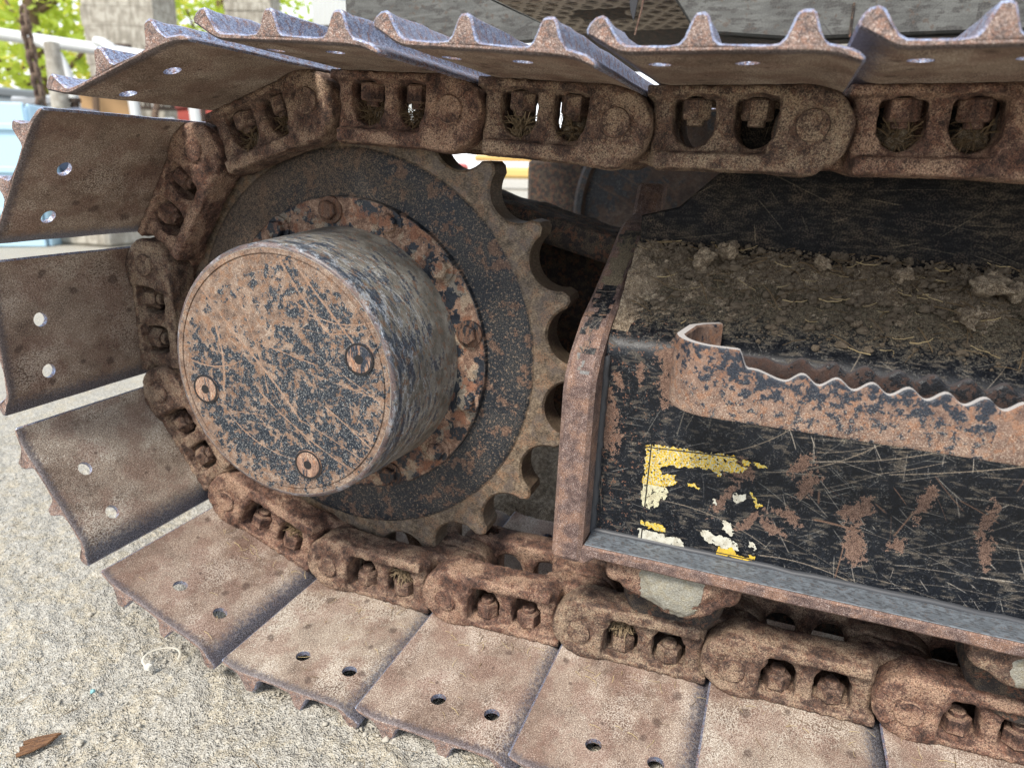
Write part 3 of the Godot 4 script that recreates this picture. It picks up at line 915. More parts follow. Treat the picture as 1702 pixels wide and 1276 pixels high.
# underside of the machine body: grey weathered paint with swirled scrapes
func bake_slab(_i: int) -> Sheet:
	var s := Sheet.new(1024, 1024, fields, rgb8(150, 148, 140), 0.6)
	var mid := s.noise(MID); var small := s.noise(SMALL); var fine := s.noise(FINE); var big := s.noise(BIG)
	s.lay(NONE, s.mix(s.mix(big, 0.3, s.noise(SMALL, 0.2, 1.2), 0.4), 1.0, fine, 0.3), [rgb8(92, 90, 84), rgb8(118, 116, 109), rgb8(136, 134, 126), rgb8(156, 154, 146)])
	s.lay(s.edge(s.mix(s.noise(SMALL, 0.3, 1.1, 70), 0.55, mid, 0.45), 0.66, 0.15), fine, [rgb8(62, 58, 54), rgb8(106, 100, 92)], 0.7)
	s.lay(s.scratches(140, 6, 0.05, 0.25, 0.1, 0.5, 1.6), fine, [rgb8(50, 46, 44), rgb8(90, 84, 78)], 0.6)
	s.lay(s.scratches(120, 16, 0.05, 0.25, 0.2, 0.5, 1.2), fine, [rgb8(160, 160, 154), rgb8(186, 186, 180)], 0.5)
	s.lay(s.edge(s.mix(s.noise(MID, 1, 1, 700), 0.6, small, 0.4), 0.84, 0.1), fine, [rgb8(104, 76, 58), rgb8(130, 104, 84)], 0.5)
	s.raise(small, 0.2)
	return s

# bare worn steel of the tooth flanks and rail tops
func bake_worn(_i: int) -> Sheet:
	var s := Sheet.new(512, 512, fields, rgb8(120, 106, 86), 0.6)
	var small := s.noise(SMALL, 0.4, 1.6); var fine := s.noise(FINE); var mid := s.noise(MID)
	s.lay(NONE, s.mix(small, 0.5, fine, 0.5), [rgb8(54, 45, 37), rgb8(86, 74, 60), rgb8(116, 102, 85)])
	s.lay(s.edge(mid, 0.65, 0.3), fine, [rgb8(64, 52, 44), rgb8(90, 74, 60)], 0.6)
	s.raise(fine, 0.3)
	return s

func bake_dark(_i: int) -> Sheet:
	var s := Sheet.new(512, 512, fields, rgb8(52, 46, 42), 0.9)
	var small := s.noise(SMALL); var fine := s.noise(FINE); var mid := s.noise(MID)
	s.lay(NONE, s.mix(small, 0.4, fine, 0.6), [rgb8(32, 29, 28), rgb8(50, 44, 41), rgb8(68, 60, 54)])
	s.lay(s.edge(s.mix(mid, 0.6, fine, 0.4), 0.6, 0.3), fine, [rgb8(76, 62, 50), rgb8(110, 94, 76)], 0.65, 0.2)
	s.lay(s.edge(s.mix(s.noise(MID, 1, 1, 500), 0.6, small, 0.4), 0.72, 0.15), fine, [rgb8(92, 58, 42), rgb8(120, 80, 60)], 0.6)
	s.raise(fine, 0.3); s.raise(small, 0.3)
	return s

# black paint under a veil of dried mud, wiped along x
func bake_wall(_i: int) -> Sheet:
	var s := Sheet.new(1024, 512, fields, rgb8(30, 30, 32), 0.7, 4)
	var small := s.noise(SMALL, 0.4, 1.4); var fine := s.noise(FINE); var mid := s.noise(MID, 0.6, 1.2); var big := s.noise(BIG, 0.6, 1)
	s.lay(NONE, s.mix(small, 0.4, fine, 0.6), [rgb8(12, 12, 14), rgb8(22, 22, 24), rgb8(36, 35, 36)])
	s.lay(s.edge(s.mix(s.mix(big, 0.42, small, 0.22), 1.0, s.mix(fine, 0.14, s.noise(GRAIN, 1, 1, 200, 60), 0.2), 1.0), 0.6, 0.5), s.mix(fine, 0.5, small, 0.5), [rgb8(40, 35, 30), rgb8(68, 60, 50), rgb8(100, 89, 74)], 0.7, 0.15, 0.95)
	s.lay(s.edge(s.mix(s.noise(MID, 1, 1, 500), 0.6, fine, 0.4), 0.76, 0.1), fine, [rgb8(70, 56, 46), rgb8(96, 80, 66)], 0.3)
	s.lay(s.scratches(120, 9, 0.02, 0.14, 0.15, 0.5, 1.3), fine, [rgb8(110, 98, 80), rgb8(150, 136, 112)], 0.6)
	s.raise(fine, 0.2)
	return s

func bake_concrete(_i: int) -> Sheet:
	var s := Sheet.new(512, 512, fields, rgb8(168, 162, 150), 0.9)
	var small := s.noise(SMALL); var fine := s.noise(FINE); var mid := s.noise(MID)
	s.lay(NONE, s.mix(mid, 0.6, fine, 0.4), [rgb8(128, 122, 110), rgb8(164, 158, 146), rgb8(186, 182, 170)])
	s.lay(s.edge(s.noise(MID, 2, 0.4, 40), 0.7, 0.2), fine, [rgb8(110, 104, 94), rgb8(140, 134, 122)], 0.6)
	s.raise(small, 0.3)
	return s

func bake_wood(_i: int) -> Sheet:
	var s := Sheet.new(512, 512, fields, rgb8(150, 112, 76), 0.8)
	var grain := s.noise(FINE, 0.08, 1.5); var mid := s.noise(SMALL, 0.1, 1)
	s.lay(NONE, s.mix(grain, 0.5, mid, 0.5), [rgb8(84, 58, 40), rgb8(140, 100, 66), rgb8(176, 134, 92)])
	s.raise(grain, 0.5)
	return s

func tex_mat(called: String, sheet: String, tri := 0.0, relief := 0.05, offset := Vector3.ZERO, world := false) -> StandardMaterial3D:
	var m := StandardMaterial3D.new()
	m.resource_name = called
	m.albedo_texture = baked[sheet][0]
	m.roughness = 1.0
	m.roughness_texture = baked[sheet][1]
	m.roughness_texture_channel = BaseMaterial3D.TEXTURE_CHANNEL_GREEN
	m.metallic = 1.0
	m.metallic_texture = baked[sheet][1]
	m.metallic_texture_channel = BaseMaterial3D.TEXTURE_CHANNEL_BLUE
	if relief > 0:
		m.heightmap_enabled = true
		m.heightmap_texture = baked[sheet][1]
		m.heightmap_scale = relief
	if tri > 0.0:
		m.uv1_triplanar = true
		m.uv1_world_triplanar = world
		m.uv1_scale = Vector3.ONE * tri
		m.uv1_triplanar_sharpness = 6.0
	m.uv1_offset = offset
	return m

func plain(called: String, c: Color, rough := 0.7, metal := 0.0) -> StandardMaterial3D:
	var m := StandardMaterial3D.new()
	m.resource_name = called
	m.albedo_color = c
	m.roughness = rough
	m.metallic = metal
	return m

func build_materials() -> void:
	for k in 5:
		materials["link%d" % k] = tex_mat("rusty cast steel", "rust", 4.0, 0.08, Vector3(k * 0.317, k * 0.191, k * 0.427))
		materials["steel%d" % k] = tex_mat("scuffed steel", "steel", 5.0, 0.05, Vector3(k * 0.217, k * 0.391, k * 0.127))
	for k in 3:
		materials["shoe%d" % k] = tex_mat("dusty shoe plate", "shoe%d" % k, 0.0, 0.05)
	materials.band = tex_mat("rusty plate edge", "band", 5.0, 0.06)
	materials.side = tex_mat("scratched black paint", "side", 0.0, 0.05)
	materials.drum_face = tex_mat("worn hub cover", "drum_face", 0.0, 0.05)
	materials.drum_side = tex_mat("wiped hub side", "drum_side", 0.0, 0.04)
	materials.sprocket = tex_mat("sprocket face", "sprocket", 0.0, 0.07)
	materials.step = tex_mat("step bar", "step", 0.0, 0.06)
	materials.dirt = tex_mat("dry dirt", "dirt", 5.0, 0.12)
	materials.clod = tex_mat("clod", "dirt", 9.0, 0.1)
	materials.ground = tex_mat("gravel yard", "ground", 2.2, 0.4, Vector3.ZERO, true)
	materials.slab = tex_mat("weathered grey paint", "slab", 1.6, 0.04)
	materials.worn = tex_mat("worn steel", "worn", 8.0, 0.04)
	materials.dark = tex_mat("dirty dark steel", "dark", 6.0, 0.1)
	materials.concrete = tex_mat("concrete", "concrete", 0.8, 0.2)
	materials.wood = tex_mat("wood", "wood", 20.0, 0.05)
	materials.straw = plain("straw", rgb8(176, 156, 116), 0.9)
	materials.straw_dark = plain("old straw", rgb8(104, 86, 62), 0.9)
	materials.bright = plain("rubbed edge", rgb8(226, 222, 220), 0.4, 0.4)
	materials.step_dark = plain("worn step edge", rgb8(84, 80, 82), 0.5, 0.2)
	materials.straw_mid = plain("grey straw", rgb8(134, 116, 90), 0.9)
	materials.gravel = tex_mat("gravel grains", "ground", 3.0, 0.0)
	materials.crust = tex_mat("chipped white paint", "ground", 7.0, 0.1)
	materials.rusty_paint = tex_mat("rusted black paint", "drum_face", 1.6, 0.05, Vector3(0.06, 0.1, 0))
	materials.rusty_paint.albedo_color = Color(0.5, 0.5, 0.52)
	materials.edge = tex_mat("pitted shoe end", "edge", 9.0, 0.06)
	materials.bark = plain("bark", rgb8(104, 84, 66), 0.95)
	for k in 2:
		var lf := plain("leaves", [rgb8(150, 170, 66), rgb8(200, 204, 96)][k], 0.6)
		lf.cull_mode = BaseMaterial3D.CULL_DISABLED
		lf.backlight_enabled = true
		lf.backlight = [Color(0.8, 0.85, 0.3), Color(0.95, 0.92, 0.45)][k]
		materials["leaf%d" % k] = lf
	materials.zinc = plain("zinc sheet", rgb8(200, 202, 200), 0.5, 0.2)
	materials.zinc.cull_mode = BaseMaterial3D.CULL_DISABLED
	materials.blue = plain("blue tarpaulin", rgb8(120, 176, 218), 0.6)
	materials.blue.cull_mode = BaseMaterial3D.CULL_DISABLED
	materials.pipe = plain("grey white pipe", rgb8(206, 208, 206), 0.5)
	materials.crate = plain("blue plastic", rgb8(176, 208, 226), 0.5)
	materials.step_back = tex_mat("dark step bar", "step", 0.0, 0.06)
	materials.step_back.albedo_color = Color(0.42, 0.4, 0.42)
	materials.lip = tex_mat("shaded lip", "slab", 1.6, 0.04, Vector3(0.3, 0.2, 0.5))
	materials.guard = plain("dusty steel guard", rgb8(196, 184, 170), 0.8)
	materials.slab.albedo_color = Color(0.66, 0.67, 0.68)
	materials.weld = plain("painted weld", rgb8(58, 60, 64), 0.5)
	materials.flange_top = tex_mat("rubbed blue grey paint", "slab", 6.0, 0.03, Vector3(0.5, 0.2, 0.1))
	materials.flange_top.albedo_color = Color(0.78, 0.84, 0.94)
	materials.wall = tex_mat("dusty black paint", "wall", 2.2, 0.06, Vector3(0.3, 0.1, 0))
	materials.wall.uv1_scale = Vector3(2.0, 4.0, 2.0)
	for k in ["drum_face", "step", "band", "side", "drum_side"]:
		materials[k].albedo_color = Color(0.87, 0.88, 0.9)
	materials.plug = tex_mat("rusty plug", "step", 5.0, 0.04, Vector3(0.02, 0.4, 0.7))
	materials.soot = plain("black grime", rgb8(26, 24, 24), 0.8)
	materials.bolt_rust = tex_mat("rusty bolt", "step", 8.0, 0.05, Vector3(0.3, 0.1, 0.4))
	materials.bolt_black = tex_mat("painted bolt", "side", 6.0, 0.04, Vector3(0.1, 0.2, 0.4))
	for k in 5:
		materials["link%d" % k].albedo_color = Color(0.97 + 0.03 * sin(k * 2.0), 0.95, 0.94)
	materials.side.metallic_specular = 0.4
	materials.wall.metallic_specular = 0.3
	materials.crust.albedo_color = Color(0.86, 0.87, 0.86)
	materials.bolt_rust.albedo_color = Color(0.7, 0.66, 0.64)
	# dust settles on the shoes that lie flat; those that hang on the wheel stay browner
	for k in range(-7, 12):
		var m: StandardMaterial3D = materials["shoe%d" % [2, 0, 1][posmod(k, 3)]].duplicate()
		var v := 0.04 * sin(k * 2.7)
		m.albedo_color = (Color(0.92 + v, 0.89 + v, 0.875 + v) if k < 3 else Color(1.0 + v, 0.98 + v, 0.98 + v).clamp())
		materials["shoe_of%d" % k] = m
	materials.lump = tex_mat("pale lump", "dirt", 9.0, 0.08, Vector3(0.3, 0.6, 0.1))
	materials.wood.albedo_color = Color(0.78, 0.76, 0.74)

# ---------------------------------------------------------------- ground
func build_ground() -> void:
	var fn := FastNoiseLite.new()
	fn.seed = 9
	fn.frequency = 9.0
	fn.fractal_octaves = 4
	var fb := FastNoiseLite.new()
	fb.seed = 19
	fb.frequency = 1.6
	var fl := FastNoiseLite.new()
	fl.seed = 29
	fl.frequency = 48.0
	fl.fractal_octaves = 2
	var ax := PackedFloat32Array()
	var d := 0.0
	var st := 0.006
	var half := PackedFloat32Array()
	while d < 90.0:
		d += st
		if d > 0.75:
			st *= 1.06
		half.append(d)
	for i in range(half.size() - 1, -1, -1):
		ax.append(-half[i])
	ax.append(0.0)
	ax.append_array(half)
	var n := ax.size()
	var pts := PackedVector3Array()
	for z in n:
		for x in n:
			var px := ax[x] - 0.05
			var pz := ax[z] + 0.2
			var far := clampf(Vector2(px, pz).length() / 3.0, 0.0, 1.0)
			var y := GROUND_Y + (fn.get_noise_2d(px, pz) * 0.005 + fl.get_noise_2d(px, pz) * 0.005) * (1.0 - far) + fb.get_noise_2d(px, pz) * 0.008
			pts.append(Vector3(px, y, pz))
	var idx := PackedInt32Array()
	for z in n - 1:
		for x in n - 1:
			var a := z * n + x
			idx.append_array([a, a + 1, a + n + 1, a, a + n + 1, a + n])
	var nor := PackedVector3Array()
	nor.resize(pts.size())
	for k in range(0, idx.size(), 3):
		var f := -(pts[idx[k + 1]] - pts[idx[k]]).cross(pts[idx[k + 2]] - pts[idx[k]])
		for j in 3:
			nor[idx[k + j]] += f
	for k in nor.size():
		nor[k] = nor[k].normalized()
	var a2 := []
	a2.resize(Mesh.ARRAY_MAX)
	a2[Mesh.ARRAY_VERTEX] = pts
	a2[Mesh.ARRAY_NORMAL] = nor
	a2[Mesh.ARRAY_INDEX] = idx
	var m := ArrayMesh.new()
	m.add_surface_from_arrays(Mesh.PRIMITIVE_TRIANGLES, a2)
	kind(put("ground", m, materials.ground), "structure")

# ---------------------------------------------------------------- overhead machine body
func build_machine_body() -> void:
	var o := Vector3(0.5, 0.375, -0.6)
	var t := base("machine_body", "grey weathered lower edge of the machine body above the top run of the track", "machine body", o)
	# skirts that hang down behind the track, seen face on
	var left := PackedVector2Array([Vector2(-0.235, 0.363), Vector2(0.13, 0.371), Vector2(0.02, 0.422), Vector2(-0.235, 0.54)])
	put("skirt_plate", plate(left, -0.45, -0.425, 0.003), materials.slab, t, -o)
	var right := PackedVector2Array([Vector2(0.293, 0.376), Vector2(0.42, 0.362), Vector2(1.9, 0.355), Vector2(1.9, 0.85), Vector2(-0.2, 0.85), Vector2(-0.2, 0.6), Vector2(0.24, 0.45)])
	put("skirt_plate", plate(right, -0.485, -0.46, 0.003), materials.slab, t, -o)
	put("lower_lip", box_mesh(Vector3(0.3, 0.335, -0.6), Vector3(1.9, 0.3545, -0.463), 0.004), materials.lip, t, -o)
	put("hull", box_mesh(Vector3(-0.15, 0.47, -1.6), Vector3(1.88, 0.9, -0.49), 0.01), materials.dark, t, -o)
	put("seam", box_mesh(Vector3(0.486, 0.36, -0.4595), Vector3(0.489, 0.40, -0.456), 0.0005), materials.dark, t, -o)
	# perforated guard: rows of round holes, one large one
	var g := PackedVector3Array()
	var step := 0.031
	var y0 := 0.432
	var bigc := Vector2(0.125, -0.6)
	for r in 17:
		for c in 13:
			var cx := -0.115 + (c + 0.5) * step + (step * 0.5 if r % 2 else 0.0)
			var cz := -0.22 - (r + 0.5) * step
			if Vector2(cx, cz).distance_to(bigc) < 0.055 or cz > -0.475:
				continue
			for side in [0.0, 0.0025]:
				hole_cell(g, Vector3(cx, y0 + side, cz), step * 0.5, 0.0105, side > 0.0)
	put("perforated_guard", finish(g, 20.0), materials.guard, t, -o)
	# black strap that hangs out of the guard
	var strap := base("hanging_strap", "black pointed rubber strap hanging from the perforated guard under the machine body", "strap", Vector3(0.222, 0.47, -0.40))
	var pl := PackedVector2Array([Vector2(-0.012, 0.1), Vector2(-0.012, -0.04), Vector2(-0.0055, -0.078), Vector2(-0.001, -0.088), Vector2(0.004, -0.06), Vector2(0.011, 0.1)])
	put("strip", plate(pl, -0.0015, 0.0015, 0.0005), plain("black rubber", rgb8(34, 34, 38), 0.6), strap)
	put("wire", tube(PackedVector3Array([Vector3(0.013, 0.1, 0), Vector3(0.0135, -0.04, 0.002), Vector3(0.009, -0.075, 0.003), Vector3(0.002, -0.105, 0.002)]), 0.0012, 0.0012, 6), materials.link1, strap)

func hole_cell(s: PackedVector3Array, c: Vector3, half: float, r: float, up: bool) -> void:
	var n := 12
	for k in n:
		var a0 := TAU * k / n
		var a1 := TAU * (k + 1) / n
		var e0 := Vector2.from_angle(a0)
		var e1 := Vector2.from_angle(a1)
		var q0 := e0 * (half / maxf(absf(e0.x), absf(e0.y)))
		var q1 := e1 * (half / maxf(absf(e1.x), absf(e1.y)))
		var p := [c + Vector3(q0.x, 0, q0.y), c + Vector3(q1.x, 0, q1.y), c + Vector3(e1.x * r, 0, e1.y * r), c + Vector3(e0.x * r, 0, e0.y * r)]
		if up:
			quad(s, p[3], p[2], p[1], p[0])
		else:
			quad(s, p[0], p[1], p[2], p[3])

# ---------------------------------------------------------------- track frame, in its own axes, leaning 1.8 degrees
func frame_xf() -> Transform3D:
	return Transform3D(Basis(Vector3(0, 0, 1), deg_to_rad(-1.8)), Vector3(0.47, -0.03, 0))

# outline of the frame's section as (z, y): side, rounded bend, slope, inner wall
func frame_path() -> PackedVector2Array:
	var p := PackedVector2Array()
	p.append(Vector2(0.01, -0.1175))
	for k in 9:
		p.append(Vector2(0.01, -0.1175 + 0.176 * (k + 1) / 9.0))
	for k in 6:
		var a := deg_to_rad(60.0 * (k + 1) / 6.0)
		p.append(Vector2(-0.014 + 0.024 * cos(a), 0.0585 + 0.024 * sin(a)))
	var e := p[-1]
	var d := Vector2(-0.094, 0.056).normalized()
	for k in 6:
		p.append(e + d * 0.116 * (k + 1) / 6.0)
	return p

func build_frame() -> void:
	var f := base("undercarriage", "black scratched undercarriage side beam with rusty end plate and sloped dirty top", "track frame")
	f.transform = frame_xf()
	# bent side plate with its own wear map
	var path := frame_path()
	var s := PackedVector3Array()
	var uv := PackedVector2Array()
	var arc := PackedFloat32Array([0.0])
	for i in range(1, path.size()):
		arc.append(arc[i - 1] + path[i].distance_to(path[i - 1]))
	var x0 := -0.173
	var x1 := 0.72
	var fn := FastNoiseLite.new()
	fn.seed = 3
	fn.frequency = 9.0
	var nx := 60
	for i in path.size() - 1:
		for k in nx:
			var xa := lerpf(x0, x1, float(k) / nx)
			var xb := lerpf(x0, x1, float(k + 1) / nx)
			var q := []
			var t := []
			for e in [[xa, i], [xb, i], [xb, i + 1], [xa, i + 1]]:
				var w := fn.get_noise_2d(e[0], arc[e[1]]) * 0.0012
				q.append(Vector3(e[0], path[e[1]].y, path[e[1]].x + w))
				t.append(Vector2((e[0] - SIDE_X0) / SIDE_W, arc[e[1]] / SIDE_H))
			quad(s, q[0], q[1], q[2], q[3])
			uv.append_array([t[0], t[1], t[2], t[0], t[2], t[3]])
	put("side_plate", finish(s, 50.0, uv), materials.side, f)
	# inner wall above the slope, its left end cut away
	var wall := PackedVector2Array([Vector2(-0.172, 0.125), Vector2(0.95, 0.125), Vector2(0.95, 0.30), Vector2(-0.085, 0.30), Vector2(-0.10, 0.222), Vector2(-0.137, 0.186), Vector2(-0.172, 0.176)])
	put("inner_wall", plate(wall, -0.125, -0.098, 0.002), materials.wall, f)
	# bottom flange and its weld
	var rng := RandomNumberGenerator.new()
	rng.seed = 4
	var fl := PackedVector2Array()
	fl.append(Vector2(-0.1885, -0.1345)); fl.append(Vector2(-0.17, -0.138))
	for k in 40:
		fl.append(Vector2(lerpf(-0.16, 0.90, k / 39.0), -0.1302 + rng.randf_range(-0.0006, 0.0006)))
	fl.append(Vector2(0.90, -0.1182)); fl.append(Vector2(-0.1715, -0.1182))
	put("bottom_flange", plate(fl, -0.13, 0.0425, 0.002), materials.band, f)
	var weld := PackedVector3Array()
	for k in 60:
		weld.append(Vector3(lerpf(-0.17, 0.9, k / 59.0), -0.1172 + rng.randf_range(-0.0006, 0.0006), 0.0105 + rng.randf_range(-0.0008, 0.0008)))
	put("weld_bead", tube(weld, 0.0038, 0.0038, 8), materials.weld, f)
	# rubbed top of the flange
	put("flange_top", box_mesh(Vector3(-0.171, -0.1180, 0.011), Vector3(0.9, -0.1168, 0.0412), 0.0005), materials.flange_top, f)
	put("inner_guard", box_mesh(Vector3(-0.11, -0.262, -0.142), Vector3(0.9, -0.131, -0.134), 0.002), materials.dark, f)
	# end plate, its outline seen along x: (z, y)
	var ep := PackedVector2Array([Vector2(-0.15, -0.136), Vector2(0.043, -0.136), Vector2(0.0455, -0.132), Vector2(0.0455, 0.03), Vector2(0.042, 0.044), Vector2(0.03, 0.062), Vector2(-0.0028, 0.0886), Vector2(-0.0431, 0.1075), Vector2(-0.1, 0.138), Vector2(-0.1385, 0.161), Vector2(-0.15, 0.165), Vector2(-0.2, 0.172), Vector2(-0.22, 0.204), Vector2(-0.25, 0.204), Vector2(-0.25, 0.08), Vector2(-0.15, 0.06)])
	var es := PackedVector3Array()
	# xf maps plate (x, y, z) -> frame (z, y, -x): the plate's depth runs along frame -x
	plate_soup(es, ep, 0.1725, 0.2015, 0.004, Transform3D(Basis(Vector3(0, 0, 1), Vector3(0, 1, 0), Vector3(-1, 0, 0)), Vector3.ZERO))
	put("end_plate", finish(es, 30.0), materials.band, f)
	# black paint that is left on the upper part of the end plate's edge: a skin of its own
	var skin := PackedVector3Array()
	var edge := PackedVector2Array([Vector2(0.0405, 0.0465), Vector2(0.03, 0.0625), Vector2(-0.0028, 0.0892), Vector2(-0.0431, 0.1081), Vector2(-0.1, 0.1386), Vector2(-0.1385, 0.1616)])
	var pieces := []
	for i in edge.size() - 1:
		for k in 6:
			pieces.append(edge[i].lerp(edge[i + 1], k / 6.0))
	for i in pieces.size() - 1:
		var l0 := -0.1765 - (rng.randf_range(0.0, 0.016) if i < 12 else rng.randf_range(0.0, 0.004))
		var r0 := -0.1985 + rng.randf_range(0.0, 0.008)
		if i < 3 or (i % 5 == 3 and i < 14):
			r0 = -0.188
		quad(skin, Vector3(r0, pieces[i].y, pieces[i].x), Vector3(l0, pieces[i].y, pieces[i].x), Vector3(l0 + 0.0004, pieces[i + 1].y, pieces[i + 1].x), Vector3(r0, pieces[i + 1].y, pieces[i + 1].x))
	put("paint_remnant", finish(skin, 60.0), tex_mat("chipped black paint", "side", 4.0, 0.05, Vector3(0.1, 0.3, 0.2)), f)
	# corner welds inside the end plate
	var cw := PackedVector3Array()
	for k in 40:
		var t := k / 39.0
		var q := path[0].lerp(path[9], t)
		cw.append(Vector3(-0.172 + rng.randf_range(-0.0006, 0.0006), q.y, q.x + 0.001))
	put("weld_bead", tube(cw, 0.0045, 0.0045, 8), materials.weld if materials.has("weld") else plain("painted weld", rgb8(44, 50, 60), 0.4), f)
	build_step(f)
	build_sticker(f)

# top edge of a step bar at frame x
func step_top(x: float, level: float) -> float:
	var notch := 0.0815 + 0.0034 * cos((x + 0.0116) / 0.0228 * TAU) if x > -0.023 else lerpf(0.0781, 0.0838, smoothstep(-0.023, -0.046, x))
	return lerpf(level, notch, smoothstep(-0.0575, -0.0495, x))

func build_step(f: Node3D) -> void:
	var th := 0.008
	# path of the front bar seen from above: out from the slope, round the corner, then along x
	var pts := PackedVector2Array()
	pts.append(Vector2(-0.078, 0.0))
	pts.append(Vector2(-0.09, 0.01))
	pts.append(Vector2(-0.0985, 0.022))
	var c := Vector2(-0.073, 0.054)
	for k in 13:
		var a := deg_to_rad(lerpf(170.0, 92.0, k / 12.0))
		pts.append(c + Vector2(cos(a) * 0.031, sin(a) * 0.036))
	var x := -0.068
	while x < 0.6:
		pts.append(Vector2(x, 0.09))
		x += 0.0019
	put_bar(f, "step_bar", pts, th, 0.0425, true)
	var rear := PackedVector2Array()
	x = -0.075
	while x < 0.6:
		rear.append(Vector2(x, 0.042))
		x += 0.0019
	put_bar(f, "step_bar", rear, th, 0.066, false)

func put_bar(f: Node3D, called: String, pts: PackedVector2Array, th: float, low: float, front: bool) -> void:
	var s := PackedVector3Array()
	var uv := PackedVector2Array()
	var top := PackedVector3Array()
	var run := 0.0
	var n := pts.size()
	var secs := []
	for i in n:
		var d := (pts[mini(i + 1, n - 1)] - pts[maxi(i - 1, 0)]).normalized()
		var out := Vector2(-d.y, d.x)  # points to +z when running along +x
		if i > 0:
			run += pts[i].distance_to(pts[i - 1])
		var lvl := 0.0972 if front else 0.0815
		var y := step_top(pts[i].x, lvl) if front or pts[i].x > -0.04 else 0.0815
		var a := pts[i] + out * th * 0.5
		var b := pts[i] - out * th * 0.5
		secs.append([a, b, y, run])
	var col := func(k: int) -> Array:
		var e: Array = secs[k]
		var a: Vector2 = e[0]; var b: Vector2 = e[1]; var y: float = e[2]
		var m := a.lerp(b, 0.15); var m2 := a.lerp(b, 0.85)
		return [Vector3(m2.x, low, m2.y), Vector3(m.x, low, m.y), Vector3(a.x, low + 0.003, a.y), Vector3(a.x, (low + y) * 0.5, a.y), Vector3(a.x, y - 0.002, a.y), Vector3(m.x, y, m.y), Vector3(m2.x, y, m2.y), Vector3(b.x, y - 0.0016, b.y), Vector3(b.x, low + 0.0015, b.y)]
	for i in n - 1:
		var p: Array = col.call(i)
		var q: Array = col.call(i + 1)
		for k in 9:
			var j := (k + 1) % 9
			if k == 5:
				quad(top, p[k], q[k], q[j], p[j])
				continue
			quad(s, p[k], q[k], q[j], p[j])
			var ua: float = secs[i][3] / 0.3
			var ub: float = secs[i + 1][3] / 0.3
			var uu := [ua, ub, ub, ua]
			var pp := [p[k], q[k], q[j], p[j]]
			for w in [0, 1, 2, 0, 2, 3]:
				uv.append(Vector2(uu[w], 1.0 - (pp[w].y - 0.0425) / 0.056))
	var ends := [[col.call(0), true], [col.call(n - 1), false]]
	for e in ends:
		var p: Array = e[0]
		for k in range(1, 8):
			if e[1]:
				s.append(p[0]); s.append(p[k]); s.append(p[k + 1])
			else:
				s.append(p[0]); s.append(p[k + 1]); s.append(p[k])
			uv.append_array([Vector2(0, 0.5), Vector2(0, 0.6), Vector2(0.02, 0.5)])
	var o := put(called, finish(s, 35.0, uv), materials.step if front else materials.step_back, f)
	put("rubbed_edge", finish(top, 50.0), materials.bright if front else materials.step_dark, o)

